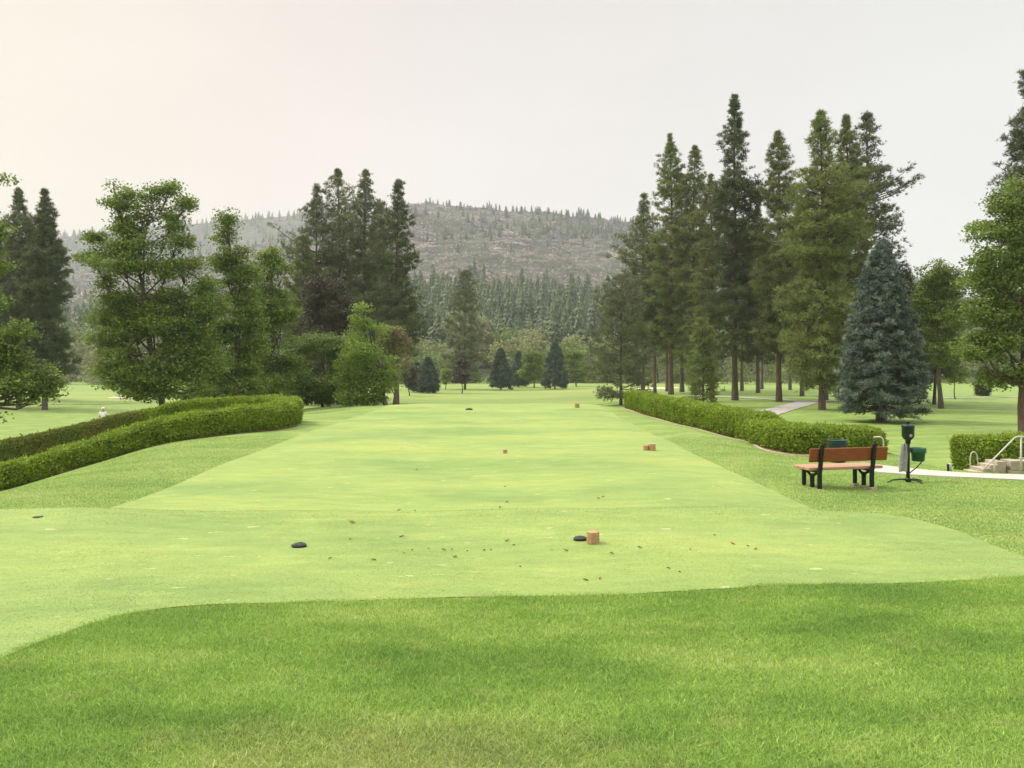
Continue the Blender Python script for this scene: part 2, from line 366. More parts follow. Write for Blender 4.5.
# tee outline
TEE = [(-9.6, 9.9), (-9.9, 6.2), (-7.4, 4.1), (-4.9, 3.95), (-3.95, 4.4), (-3.5, 5.1), (-3.35, 5.6), (-3.1, 6.08), (-2.65, 6.34), (-1.84, 6.46), (-0.1, 6.7),
       (1.72, 6.88), (3.3, 7.08), (4.9, 7.3), (5.35, 7.4), (5.42, 7.46), (5.44, 7.55), (5.46, 8.2), (5.6, 9.5), (5.25, 10.3), (4.75, 10.9), (4.58, 12.5), (4.58, 18.8), (4.7, 28), (4.78, 36), (4.75, 41.5), (4.3, 42.8),
       (-6.0, 42.8), (-6.6, 41.6), (-6.85, 33), (-6.8, 25), (-6.45, 18), (-6.15, 13), (-6.1, 11.3), (-6.6, 10.75), (-8.8, 10.6)]
def densify(poly, step):
    out_ = []
    for i, a in enumerate(poly):
        b = poly[(i + 1) % len(poly)]
        n_ = max(1, int(math.dist(a, b) / step))
        for k in range(n_): out_.append((a[0] + (b[0] - a[0]) * k / n_, a[1] + (b[1] - a[1]) * k / n_))
    return out_
def smooth_poly(poly, it=2):
    for _ in range(it):
        q = []
        for i, a in enumerate(poly):
            b = poly[(i + 1) % len(poly)]
            q += [(a[0] * .75 + b[0] * .25, a[1] * .75 + b[1] * .25), (a[0] * .25 + b[0] * .75, a[1] * .25 + b[1] * .75)]
        poly = q
    return poly
def inside(P, X, Y):
    """signed: positive distance inside polygon"""
    P = np.asarray(P); n_ = len(P)
    ins = np.zeros(X.shape, bool); dmin = np.full(X.shape, 1e9)
    for i in range(n_):
        x0, y0 = P[i]; x1, y1 = P[(i + 1) % n_]
        c = ((y0 > Y) != (y1 > Y))
        with np.errstate(divide='ignore', invalid='ignore'):
            xi = (x1 - x0) * (Y - y0) / (y1 - y0 if y1 != y0 else 1e-9) + x0
        ins ^= c & (X < xi)
        dx, dy = x1 - x0, y1 - y0; L2 = dx * dx + dy * dy + 1e-12
        t = np.clip(((X - x0) * dx + (Y - y0) * dy) / L2, 0, 1)
        dmin = np.minimum(dmin, np.hypot(X - x0 - t * dx, Y - y0 - t * dy))
    return np.where(ins, dmin, -dmin)
TEE_S = smooth_poly(TEE, 2)

def sheet(name, poly, mat, off, step, grid, label=None, kind='structure', jitter=0.0):
    b = densify(poly, step)
    rr = random.Random(5)
    b = [(x_ + rr.uniform(-jitter, jitter), y_ + rr.uniform(-jitter, jitter)) for x_, y_ in b]
    A = np.array(b)
    xs = np.arange(A[:, 0].min(), A[:, 0].max(), grid); ys = np.arange(A[:, 1].min(), A[:, 1].max(), grid)
    gx, gy = np.meshgrid(xs, ys); gx = gx.ravel() + grid * .3 * np.sin(gy.ravel() * 7); gy = gy.ravel()
    k = inside(A, gx, gy) > step * 0.6
    pts = [Vector(p) for p in b] + [Vector((a, c)) for a, c in zip(gx[k], gy[k])]
    ed = [(i, (i + 1) % len(b)) for i in range(len(b))]
    vs, es, fs, *_ = delaunay_2d_cdt(pts, ed, [list(range(len(b)))], 1, 1e-6)
    V = np.array([(v.x, v.y, 0) for v in vs]); V[:, 2] = G(V[:, 0], V[:, 1]) + off
    me = bpy.data.meshes.new(name); me.from_pydata(V.tolist(), [], [list(f) for f in fs]); me.materials.append(mat)
    for p in me.polygons: p.use_smooth = True
    me.update()
    up = sum(p.normal.z for p in me.polygons)
    if up < 0: me.flip_normals()
    o = bpy.data.objects.new(name, me); COL.objects.link(o)
    if kind: o['kind'] = kind
    if label: o['label'] = label
    return o

# ground sheet
us = np.linspace(-2.6, 2.6, 420); vs_ = np.linspace(math.log(7.0), math.log(3015), 620)
U, Vv = np.meshgrid(us, vs_); q = np.exp(Vv); GX = U * q / 1.6; GY = q - 15
GZ = G(GX, GY)
ti = inside(TEE_S, GX.ravel(), GY.ravel()).reshape(GX.shape)
GZ -= 0.05 * np.clip((ti - 0.5) / 0.3, 0, 1)
idx = np.arange(GX.size).reshape(GX.shape)
Fq = np.stack([idx[:-1, :-1], idx[:-1, 1:], idx[1:, 1:], idx[1:, :-1]], -1).reshape(-1, 4)
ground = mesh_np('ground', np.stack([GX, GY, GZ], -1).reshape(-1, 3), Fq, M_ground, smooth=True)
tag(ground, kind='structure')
tee = sheet('tee_lawn', TEE_S, M_tee, 0.008, 0.12, 0.35, jitter=0.012)

# far fairway: a lighter mown strip running out beyond the tee, and one on the left and right
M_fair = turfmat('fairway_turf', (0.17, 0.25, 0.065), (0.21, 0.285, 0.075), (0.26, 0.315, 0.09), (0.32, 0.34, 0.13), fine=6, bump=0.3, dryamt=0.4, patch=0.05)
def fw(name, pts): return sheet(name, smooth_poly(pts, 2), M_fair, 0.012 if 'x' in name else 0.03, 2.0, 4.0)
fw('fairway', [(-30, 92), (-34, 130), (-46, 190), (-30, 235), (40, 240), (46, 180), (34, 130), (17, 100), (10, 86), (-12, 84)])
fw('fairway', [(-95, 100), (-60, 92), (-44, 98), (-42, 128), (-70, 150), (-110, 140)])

# paths
def ribbon(name, pts, w, mat, off, thick=0.0, closed=False, kind='structure'):
    P = [Vector((a[0], a[1], 0)) for a in pts]
    # catmull-rom resample
    R = []
    for i in range(len(P) - 1):
        p0 = P[max(i - 1, 0)]; p1 = P[i]; p2 = P[i + 1]; p3 = P[min(i + 2, len(P) - 1)]
        n_ = max(2, int((p2 - p1).length / 0.4))
        for k in range(n_):
            t = k / n_
            R.append(0.5 * ((2 * p1) + (-p0 + p2) * t + (2 * p0 - 5 * p1 + 4 * p2 - p3) * t * t + (-p0 + 3 * p1 - 3 * p2 + p3) * t ** 3))
    R.append(P[-1])
    bm = bmesh.new(); rows = []
    nw = 5
    for i, p in enumerate(R):
        d = (R[min(i + 1, len(R) - 1)] - R[max(i - 1, 0)]).normalized(); nrm = Vector((-d.y, d.x, 0))
        row = []
        for j in range(nw):
            c = p + nrm * w * (j / (nw - 1) - 0.5)
            row.append(bm.verts.new((c.x, c.y, g1(c.x, c.y) + off)))
        if thick:
            a = row[0].co.copy(); a.z -= thick; z_ = row[-1].co.copy(); z_.z -= thick
            row = [bm.verts.new(a)] + row + [bm.verts.new(z_)]
        rows.append(row)
    for r0, r1 in zip(rows, rows[1:]):
        for j in range(len(r0) - 1): bm.faces.new((r0[j + 1], r0[j], r1[j], r1[j + 1]))
    bmesh.ops.recalc_face_normals(bm, faces=bm.faces)
    o = bm_obj(name, bm, mat, smooth=False)
    if kind: o['kind'] = kind
    return o
FOOT = [(7.75, 18.1), (8.2, 17.4), (9.3, 16.3), (11, 15.5), (13, 15.1), (16, 14.8), (22, 14.2)]
ribbon('footpath', FOOT, 1.55, M_conc, 0.03, 0.12)
ribbon('cart_path', [(13.0, 46), (16.0, 52), (19.4, 59), (23.8, 67), (28.0, 74.5), (30.4, 80), (29.5, 88), (27.5, 95), (23.0, 103)], 2.3, M_cart, 0.04)
ribbon('cart_path', [(30, 79), (36, 84), (48, 90), (66, 96)], 1.6, M_cart, 0.05)
sheet('sand_bunker', smooth_poly([(27, 158), (33, 160), (38, 166), (35, 172), (28, 170), (24, 164)], 2), M_sand, 0.10, 1.0, 2.0)
sheet('sand_bunker', smooth_poly([(-60, 112), (-54, 111), (-50, 114), (-53, 119), (-59, 118)], 2), M_sand, 0.08, 1.0, 2.0)

# ------------------------------------------------------------------ foliage generators
def frames(D, rng):
    """orthonormal bases with third axis = D, random spin; returns (n,3,3) columns a,b,d"""
    D = D / np.linalg.norm(D, axis=1, keepdims=True)
    r = rng.normal(size=D.shape); a = np.cross(D, r); a /= np.linalg.norm(a, axis=1, keepdims=True) + 1e-9
    b = np.cross(D, a)
    return np.stack([a, b, D], -1)

def stamp(TV, TF, P, R, S, vpt, rng, jit=0.0):
    """copy template TV,TF to positions P with bases R and scale S"""
    n_ = len(P); k = len(TV)
    V = np.einsum('nij,kj->nki', R, TV) * np.asarray(S).reshape(-1, 1, 1) + P[:, None, :]
    if jit: V += rng.normal(size=V.shape) * jit
    Fc = (TF[None] + (np.arange(n_) * k)[:, None, None]).reshape(-1, TF.shape[1])
    v = np.repeat(vpt, k)
    return V.reshape(-1, 3), Fc, v

def tuft_template(nb, length, width, spread, rng):
    V = []; Fc = []
    for i in range(nb):
        th = spread * math.sqrt(rng.uniform(0.02, 1)); ph = rng.uniform(0, 2 * math.pi)
        d = np.array([math.sin(th) * math.cos(ph), math.sin(th) * math.sin(ph), math.cos(th)])
        s = np.cross(d, rng.normal(size=3)); s /= np.linalg.norm(s)
        l_ = length * rng.uniform(0.7, 1.15); o_ = d * length * 0.1
        k = len(V)
        V += [o_ - s * width * .5, o_ + s * width * .5, o_ + d * l_]
        Fc.append((k, k + 1, k + 2))
    return np.array(V), np.array(Fc)

def tubes(P0, P1, R0, R1, k=5):
    P0 = np.asarray(P0, float); P1 = np.asarray(P1, float); R0 = np.asarray(R0, float); R1 = np.asarray(R1, float)
    d = P1 - P0; L_ = np.linalg.norm(d, axis=1, keepdims=True) + 1e-9; d = d / L_
    ref = np.where(np.abs(d[:, 2:3]) > 0.9, np.array([[1., 0, 0]]), np.array([[0, 0, 1.]]))
    a = np.cross(d, ref); a /= np.linalg.norm(a, axis=1, keepdims=True); b = np.cross(d, a)
    ang = np.arange(k) * 2 * math.pi / k
    ring = a[:, None, :] * np.cos(ang)[None, :, None] + b[:, None, :] * np.sin(ang)[None, :, None]
    V = np.concatenate([P0[:, None] + ring * R0[:, None, None], P1[:, None] + ring * R1[:, None, None]], 1)
    j = np.arange(k); j2 = (j + 1) % k
    f = np.stack([j, j2, j2 + k, j + k], -1)
    Fc = (f[None] + (np.arange(len(P0)) * 2 * k)[:, None, None]).reshape(-1, 4)
    return V.reshape(-1, 3), Fc

def polytube(pts, rs, k=9):
    pts = np.asarray(pts, float); rs = np.asarray(rs, float)
    V = []; 
    for i, (p, r) in enumerate(zip(pts, rs)):
        d = pts[min(i + 1, len(pts) - 1)] - pts[max(i - 1, 0)]; d /= np.linalg.norm(d)
        a = np.cross(d, [0.2, 1, 0.05]); a /= np.linalg.norm(a); b = np.cross(d, a)
        for j in range(k):
            t = 2 * math.pi * j / k
            V.append(p + (a * math.cos(t) + b * math.sin(t)) * r * (1 + .06 * math.sin(3 * t + i)))
    Fc = []
    for i in range(len(pts) - 1):
        for j in range(k): Fc.append((i * k + j, i * k + (j + 1) % k, (i + 1) * k + (j + 1) % k, (i + 1) * k + j))
    return np.array(V), np.array(Fc)

def merge(parts):
    Vs = []; Fs = []; n_ = 0
    for V, Fc in parts:
        Vs.append(V); Fs.append(Fc + n_); n_ += len(V)
    return np.concatenate(Vs), np.concatenate(Fs)

TUFTS = {}
def get_tuft(nb, length, width, spread):
    key = (nb, length, width, spread)
    if key not in TUFTS: TUFTS[key] = tuft_template(nb, length, width, spread, np.random.default_rng(len(TUFTS) + 7))
    return TUFTS[key]

def conifer_mesh(h, base, rmax, seed, nb=150, prof='pine', tuft=(14, .42, .055, 1.15), per=14, droop=0.0, r0=None, lean=0.0, gap=0.12, step=.9, tip=0.03, top_up=1.0, clump=6, csig=None, vvar=.15):
    nb = int(nb * (1.85 if prof == 'pine' else 1.4)); per = per / 2.7; rmax *= 1.02 if prof == 'pine' else 0.97; tuft = (10,) + tuft[1:]
    rng = np.random.default_rng(seed)
    r0 = r0 or h * 0.0075 + 0.04
    nseg = 14
    zs = np.linspace(0, h, nseg)
    ph = rng.uniform(0, 6, 2)
    tx = lean * zs / h + 0.12 * np.sin(zs * 0.25 + ph[0]) * zs / h; ty = 0.12 * np.sin(zs * 0.22 + ph[1]) * zs / h
    tr = r0 * (1 - zs / h) ** 0.8 + 0.02; tr[0] *= 1.35
    trunkP = np.stack([tx, ty, zs], -1); trunkP[0, 2] = -0.25
    parts = [polytube(trunkP, tr)]
    def tp(z): return np.stack([np.interp(z, zs, tx), np.interp(z, zs, ty), z], -1)
    t = np.sort(rng.uniform(0, 1, nb)) ** 0.92
    t[-1] = 0.995
    z = base + (h - base) * t
    if prof == 'pine':
        env = np.minimum(1, ((1 - t) / 0.42) ** 0.78) * (.88 + .12 * (1 - t)) * (0.72 + 0.28 * np.clip(t / 0.15, 0, 1)) + tip
        lumps = 0.80 + 0.36 * np.sin(t * 23 + ph[0]) * np.sin(t * 9 + ph[1])
        Ln = rmax * env * lumps * rng.uniform(0.55, 1.12, nb) * (1 + .35 * (rng.uniform(size=nb) < .05))
        el = np.radians(-12 + 30 * t + 42 * t ** 4 * top_up) + rng.normal(0, .13, nb)
    elif prof == 'spruce':
        env = np.clip(1 - t, 0, 1) ** 0.72 * (.82 + .18 * np.clip(t / .12, 0, 1)) + tip * .6
        Ln = rmax * env * rng.uniform(0.8, 1.07, nb)
        el = np.radians(-14 + 34 * t) + rng.normal(0, .07, nb)
    else:   # round young pine
        env = np.sqrt(np.clip(1 - (t * 1.0) ** 1.7, 0, 1)) * (0.7 + 0.3 * np.clip(t / 0.2, 0, 1)) + tip
        Ln = rmax * env * rng.uniform(0.55, 1.1, nb)
        el = np.radians(-5 + 45 * t) + rng.normal(0, .12, nb)
    az = np.arange(nb) * 2.39996 + rng.normal(0, .35, nb)
    # one-sided thinning so the outline is uneven
    Ln *= 1 - gap * (np.sin(az * 1 + ph[0] + z * .35) > 0.55)
    A = tp(z); D = np.stack([np.cos(az) * np.cos(el), np.sin(az) * np.cos(el), np.sin(el)], -1)
    up = np.array([0, 0, 1.0])
    K = 4; prev = A; segs = []
    s = np.linspace(0, 1, K + 1)[1:]
    pts = [A]
    for si in s:
        p = A + D * (Ln * si)[:, None] + up * ((Ln * (0.16 * si ** 2.5 - droop * si))[:, None])
        pts.append(p)
    br = np.clip(0.012 + Ln * 0.013, 0.012, 0.09)
    for i in range(K):
        V, Fc = tubes(pts[i], pts[i + 1], br * (1 - i / K * .75), br * (1 - (i + 1) / K * .75), 4)
        parts.append((V, Fc))
    P = []; Dd = []; vv = []; S = []
    M_ = clump; cs = csig or (0.055 * rmax + .07)
    for b in range(nb):
        nc = max(2, int(per * (Ln[b] / rmax) ** 0.9 + 1))
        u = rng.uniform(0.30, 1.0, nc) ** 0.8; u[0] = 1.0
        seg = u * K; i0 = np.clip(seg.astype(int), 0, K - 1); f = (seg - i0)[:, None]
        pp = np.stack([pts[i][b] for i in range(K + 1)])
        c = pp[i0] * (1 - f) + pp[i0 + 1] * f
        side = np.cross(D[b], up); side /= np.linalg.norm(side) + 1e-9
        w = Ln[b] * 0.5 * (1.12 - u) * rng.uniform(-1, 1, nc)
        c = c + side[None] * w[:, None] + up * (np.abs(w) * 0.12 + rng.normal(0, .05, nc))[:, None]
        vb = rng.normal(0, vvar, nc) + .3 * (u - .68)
        c2 = np.repeat(c, M_, 0) + rng.normal(size=(nc * M_, 3)) * cs * (1 - .55 * t[b]) * np.array([1, 1, .6])
        w2 = np.repeat(w, M_)
        dd = D[b] * 0.7 + side[None] * np.sign(w2)[:, None] * rng.uniform(0, .8, (nc * M_, 1)) + up * rng.uniform(0.1, 1.0, (nc * M_, 1)) + rng.normal(0, .3, (nc * M_, 3))
        P.append(c2); Dd.append(dd)
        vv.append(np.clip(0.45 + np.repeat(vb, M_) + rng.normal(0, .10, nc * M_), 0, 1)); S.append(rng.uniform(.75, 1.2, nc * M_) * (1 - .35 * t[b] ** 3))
    P = np.concatenate(P); Dd = np.concatenate(Dd); vv = np.concatenate(vv); S = np.concatenate(S)
    TV, TF = get_tuft(*tuft)
    V, Fc, v = stamp(TV, TF, P, frames(Dd, rng), S, vv, rng)
    return merge(parts), (V, Fc, v)

def conifer(label, cat, x, Y, top, base_frac, wpx, seed, needle, bark, group=None, name='pine_tree', hz=None, **kw):
    X = px(x, Y); z0 = g1(X, Y); h = pz(top, Y) - z0
    (TVt, TFt), (V, Fc, v) = conifer_mesh(h, h * base_frac, wpx / F * Y / 2, seed, **kw)
    t = thing(name, label, cat, (X, Y, z0), 0, group)
    mesh_np('trunk', TVt, TFt, bark, t, smooth=True)
    mesh_np('crown', V, Fc, needle, t, v=v)
    return t

LEAF_V = np.array([(-.5, 0, 0), (0, .42, .12), (.5, 0, 0), (0, -.42, .12)], float)
LEAF_F = np.array([(0, 1, 2, 3)])
def deciduous(label, cat, x, Y, lobes, seed, leaf, bark, group=None, name='leafy_tree', size=.16, dens=1.0, cl=34, thr=-0.12, trunk_r=None, trunk_x=None,
              nsc=0.55, depth=1.0, flat=.42, fork=.35, base_y=None, crad=.40, limbs=True, droop=0.0):
    rng = np.random.default_rng(seed); rr = random.Random(seed)
    X = px(x, Y); z0 = g1(X, Y)
    m = Y / F
    Lb = []
    for (lx, ly, rx, ry) in lobes:
        dy = rr.uniform(-.45, .45) * rx * m * depth
        Lb.append((np.array([(lx - x) * m, dy, pz(ly, Y) - z0]), np.array([rx * m, rx * m * depth * .9, ry * m])))
    P = []; vv = []
    off = Vector((seed * 3.7, seed * 1.3, 0))
    for c, r in Lb:
        n_ = int(dens * 46 * (r[0] * r[1] * r[2]) ** (2 / 3) / (crad / .40) ** 2) + 12
        d = rng.normal(size=(n_, 3)); d /= np.linalg.norm(d, axis=1, keepdims=True)
        rad_ = rng.uniform(0.08, 1, n_) ** 0.42
        p = c + d * rad_[:, None] * r * .88 * (1 + rng.normal(0, .07, (n_, 1)))
        for q_ in p:
            nv = noise.noise(Vector(q_) * nsc + off) + .5 * noise.noise(Vector(q_) * nsc * 2.3 + off)
            if nv < thr or q_[2] < 0.15: continue
            P.append(q_); vv.append(0.45 + nv * .35 + rng.normal(0, .1))
    P = np.array(P); vv = np.array(vv)
    n_ = len(P)
    # leaves of each cluster
    C = np.repeat(P, cl, 0); off_ = rng.normal(size=(n_ * cl, 3)); off_ *= (rng.uniform(0, 1, (n_ * cl, 1)) ** .4) / np.linalg.norm(off_, axis=1, keepdims=True); off_ *= 1.65 * np.array([crad, crad, crad * flat]) * np.repeat(rng.uniform(.6, 1.25, (n_, 1)), cl, 0)
    if droop: off_[:, 2] -= droop * np.abs(rng.normal(size=n_ * cl))
    C = C + off_
    Nn = rng.normal(size=C.shape) * .75 + np.array([0, 0, 0.85]); 
    Rr = frames(Nn, rng)
    lv = np.clip(np.repeat(vv, cl) + rng.normal(0, .13, n_ * cl), 0, 1)
    V, Fc, v = stamp(LEAF_V, LEAF_F, C, Rr, .88 * size * rng.uniform(.65, 1.3, n_ * cl), lv, rng)
    t = thing(name, label, cat, (X, Y, z0), 0, group)
    mesh_np('crown', V, Fc, leaf, t, v=v)
    # wood
    topz = max(c[2] + r[2] * .5 for c, r in Lb)
    H = max(c[2] + r[2] for c, r in Lb)
    tr = (trunk_r or H * .014 + .05) * .9
    bx = 0.0 if trunk_x is None else (trunk_x - x) * m
    mainc = max(Lb, key=lambda q_: q_[0][2])[0]
    K = 9; tp_ = []
    for i in range(K):
        f = i / (K - 1)
        tp_.append(np.array([bx + (mainc[0] - bx) * f ** 1.6 + .10 * math.sin(i * 1.7 + seed), mainc[1] * f + .10 * math.cos(i * 1.3 + seed), -0.25 + (topz + .25) * f]))
    rs = [tr * (1.3 if i == 0 else (1 - .9 * i / (K - 1))) for i in range(K)]
    parts = [polytube(tp_, rs)]
    if limbs:
        for c, r in Lb:
            f = min(.8, max(fork * .6, (c[2] - r[2] * 1.0 - 0.15 * topz) / topz)) if topz > 0 else .3
            f = max(.12, min(f, .8))
            a = tp_[0] * (1 - f) + tp_[-1] * f; i_ = int(f * (K - 1)); a = tp_[i_] + (tp_[min(i_ + 1, K - 1)] - tp_[i_]) * (f * (K - 1) - i_)
            mid = (a + c) / 2 + np.array([(c[0] - a[0]) * .18, (c[1] - a[1]) * .18, -abs(c[0] - a[0]) * .1])
            rl = tr * (1 - .8 * f) * .45
            parts.append(polytube([a, (a + mid) / 2, mid, (mid + c) / 2, c], [rl, rl * .8, rl * .62, rl * .45, rl * .3], 7))
            dd = ((P - c) / r); near = np.where((dd ** 2).sum(1) < 1.1)[0]
            if len(near):
                ch = rng.choice(near, min(16, len(near)), replace=False)
                st = np.array([c if rr.random() < .5 else (mid + c) / 2 for _ in ch]); en = P[ch]
                md = (st + en) / 2 + rng.normal(0, .12, st.shape) + np.array([0, 0, .08])
                parts.append(tubes(st, md, np.full(len(ch), rl * .25 + .008), np.full(len(ch), rl * .16 + .007), 4))
                parts.append(tubes(md, en, np.full(len(ch), rl * .16 + .007), np.full(len(ch), .007), 4))
    Vt, Ft = merge(parts)
    mesh_np('trunk', Vt, Ft, bark, t, smooth=True)
    return t
# ------------------------------------------------------------------ trees: right hand pine group
RG = 'tall pines right of the tee'
T1 = (15, .52, .062, 1.2)
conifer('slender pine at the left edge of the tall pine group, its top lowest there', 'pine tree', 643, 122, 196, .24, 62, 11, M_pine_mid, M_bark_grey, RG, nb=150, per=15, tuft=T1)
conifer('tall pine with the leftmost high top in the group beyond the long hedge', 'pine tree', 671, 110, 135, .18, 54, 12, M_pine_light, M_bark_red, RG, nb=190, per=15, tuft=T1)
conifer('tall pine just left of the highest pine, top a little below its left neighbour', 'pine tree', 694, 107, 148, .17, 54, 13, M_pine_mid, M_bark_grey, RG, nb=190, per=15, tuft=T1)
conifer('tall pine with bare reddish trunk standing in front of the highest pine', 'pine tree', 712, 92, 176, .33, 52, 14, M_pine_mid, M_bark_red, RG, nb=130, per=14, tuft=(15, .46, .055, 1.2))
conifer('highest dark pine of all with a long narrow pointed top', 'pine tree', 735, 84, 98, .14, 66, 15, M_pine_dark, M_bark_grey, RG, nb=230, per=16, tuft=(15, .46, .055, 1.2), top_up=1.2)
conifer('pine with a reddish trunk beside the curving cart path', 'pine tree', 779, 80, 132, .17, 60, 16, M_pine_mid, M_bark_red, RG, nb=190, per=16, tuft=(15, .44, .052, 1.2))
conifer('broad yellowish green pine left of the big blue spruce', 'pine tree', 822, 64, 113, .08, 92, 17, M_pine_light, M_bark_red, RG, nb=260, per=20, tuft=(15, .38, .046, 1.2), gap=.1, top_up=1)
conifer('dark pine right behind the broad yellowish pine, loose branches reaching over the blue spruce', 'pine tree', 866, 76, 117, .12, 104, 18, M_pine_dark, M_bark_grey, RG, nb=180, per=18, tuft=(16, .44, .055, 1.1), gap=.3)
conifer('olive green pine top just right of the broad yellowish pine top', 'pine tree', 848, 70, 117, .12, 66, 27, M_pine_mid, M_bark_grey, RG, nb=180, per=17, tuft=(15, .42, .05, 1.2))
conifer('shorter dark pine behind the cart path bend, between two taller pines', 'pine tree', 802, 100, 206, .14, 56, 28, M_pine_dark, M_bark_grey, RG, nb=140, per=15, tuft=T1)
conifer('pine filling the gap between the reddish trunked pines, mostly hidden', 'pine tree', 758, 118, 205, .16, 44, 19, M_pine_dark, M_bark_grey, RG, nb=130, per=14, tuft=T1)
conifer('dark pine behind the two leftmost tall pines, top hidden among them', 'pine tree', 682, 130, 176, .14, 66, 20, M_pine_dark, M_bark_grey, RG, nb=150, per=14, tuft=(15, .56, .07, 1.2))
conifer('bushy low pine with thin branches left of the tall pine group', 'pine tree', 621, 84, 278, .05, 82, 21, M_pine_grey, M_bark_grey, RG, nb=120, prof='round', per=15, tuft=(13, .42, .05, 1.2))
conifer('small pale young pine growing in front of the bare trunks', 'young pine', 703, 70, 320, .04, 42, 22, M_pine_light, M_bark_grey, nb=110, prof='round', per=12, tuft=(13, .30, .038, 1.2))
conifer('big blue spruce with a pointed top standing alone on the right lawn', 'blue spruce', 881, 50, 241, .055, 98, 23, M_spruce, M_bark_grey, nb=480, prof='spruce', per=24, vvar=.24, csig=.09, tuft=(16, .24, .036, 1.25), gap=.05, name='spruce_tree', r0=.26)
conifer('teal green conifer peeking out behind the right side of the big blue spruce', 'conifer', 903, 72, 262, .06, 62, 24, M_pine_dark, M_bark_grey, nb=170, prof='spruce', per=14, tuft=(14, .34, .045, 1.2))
# bare trunks further back in the same wood
k = 0
for (xx, Y, tp, w_, red, lab) in [(655, 113, 240, 44, 1, 'further pine whose dark trunk shows left of two paired trunks'),
                                  (742, 136, 230, 40, 0, 'further pine standing beyond the shaded lawn, trunk against bright grass'),
                                  (762, 150, 250, 40, 0, 'distant pine trunk against the bright gap between two reddish trunks'),
                                  (826, 84, 210, 60, 0, 'thick trunked pine close behind the broad yellowish pine'),
                                  (790, 140, 240, 46, 0, 'far pine behind the bend of the cart path'),
                                  (667, 140, 250, 44, 1, 'far thin pine behind the leftmost tall pines')]:
    conifer(lab, 'pine tree', xx, Y, tp, .27, w_, 40 + k, [M_pine_dark, M_pine_mid][k % 2], [M_bark_grey, M_bark_red][red], RG, nb=100, per=13, tuft=(13, .6, .08, 1.2)); k += 1

# far right
conifer('tall pine cut off by the right edge of the photo above the leafy tree', 'pine tree', 1034, 62, 62, .25, 84, 31, M_pine_dark, M_bark_red, None, nb=200, per=18, tuft=(15, .38, .046, 1.2))
conifer('slim pine with leaning trunk between the blue spruce and the big leafy tree', 'pine tree', 934, 74, 272, .2, 66, 32, M_pine_mid, M_bark_grey, None, nb=130, prof='round', per=14, tuft=(13, .36, .045, 1.2), lean=.6)
deciduous('medium leafy tree with an open top right of the blue spruce', 'tree', 940, 66, [(932, 275, 18, 16), (948, 285, 20, 22), (925, 300, 14, 22), (945, 320, 26, 24), (940, 350, 24, 18)], 33, M_maple, M_bark_grey, size=.18, dens=1.2)
deciduous('small round leafy tree alone under the big tree at right', 'young tree', 955, 88, [(955, 374, 14, 11), (953, 364, 9, 7)], 34, M_maple, M_bark_grey, size=.22, dens=.7, trunk_r=.08)
deciduous('big leafy tree at the right edge spreading over the lawn', 'tree', 1024, 40, [(1010, 205, 24, 18), (1030, 190, 26, 20), (1000, 232, 34, 18), (1040, 240, 45, 32), (985, 258, 22, 12), (1010, 280, 42, 24), (1050, 310, 50, 36),
          (992, 310, 26, 18), (985, 345, 30, 18), (1015, 340, 34, 24), (975, 352, 16, 10), (1040, 372, 40, 20), (1005, 378, 24, 12)], 35, M_maple, M_bark_red, size=.16, dens=1.5, thr=-.2, trunk_r=.26, depth=.9)
conifer('dark clipped columnar evergreen on the far right lawn', 'evergreen shrub', 983, 100, 368, .02, 16, 36, M_pine_dark, M_bark_grey, None, name='columnar_evergreen', nb=120, prof='round', per=12, tuft=(12, .3, .05, 1.2), gap=0)

# ------------------------------------------------------------------ middle distance, left of the fairway
MG = 'tall pines left of the fairway'
T2 = (15, .46, .056, 1.2)
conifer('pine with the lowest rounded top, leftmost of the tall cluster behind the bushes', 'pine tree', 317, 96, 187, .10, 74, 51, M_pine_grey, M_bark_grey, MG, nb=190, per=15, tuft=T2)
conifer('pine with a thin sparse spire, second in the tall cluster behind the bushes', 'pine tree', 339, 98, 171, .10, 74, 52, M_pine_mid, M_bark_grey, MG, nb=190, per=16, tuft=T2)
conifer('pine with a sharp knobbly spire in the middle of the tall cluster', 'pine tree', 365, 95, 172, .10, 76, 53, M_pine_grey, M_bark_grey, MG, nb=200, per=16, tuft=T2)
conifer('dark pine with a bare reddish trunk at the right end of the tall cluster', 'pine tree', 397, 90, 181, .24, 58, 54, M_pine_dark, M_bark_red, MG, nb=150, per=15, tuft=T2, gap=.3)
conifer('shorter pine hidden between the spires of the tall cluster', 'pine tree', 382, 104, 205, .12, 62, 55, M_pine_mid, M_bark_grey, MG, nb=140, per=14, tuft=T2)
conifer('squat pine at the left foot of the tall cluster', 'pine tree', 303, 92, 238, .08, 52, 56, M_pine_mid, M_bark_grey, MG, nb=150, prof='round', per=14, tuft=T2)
deciduous('dark purple leaved tree in front of the tall pine cluster', 'purple tree', 328, 76, [(328, 292, 22, 18), (318, 312, 24, 16), (340, 310, 22, 18), (330, 328, 28, 14)], 57, M_purple, M_bark_grey, name='purple_leaf_tree', size=.2, dens=1.2)
deciduous('large rounded green bush at the far left corner of the tee', 'bush', 322, 58, [(300, 350, 20, 16), (325, 345, 22, 16), (342, 352, 20, 18), (300, 375, 24, 20), (328, 378, 28, 22), (348, 380, 20, 18), (312, 392, 28, 12), (300, 398, 18, 9), (335, 399, 26, 9), (290, 388, 16, 12)], 58, M_bush, M_bark_grey, name='round_bush', size=.16, dens=1.4, crad=.4)
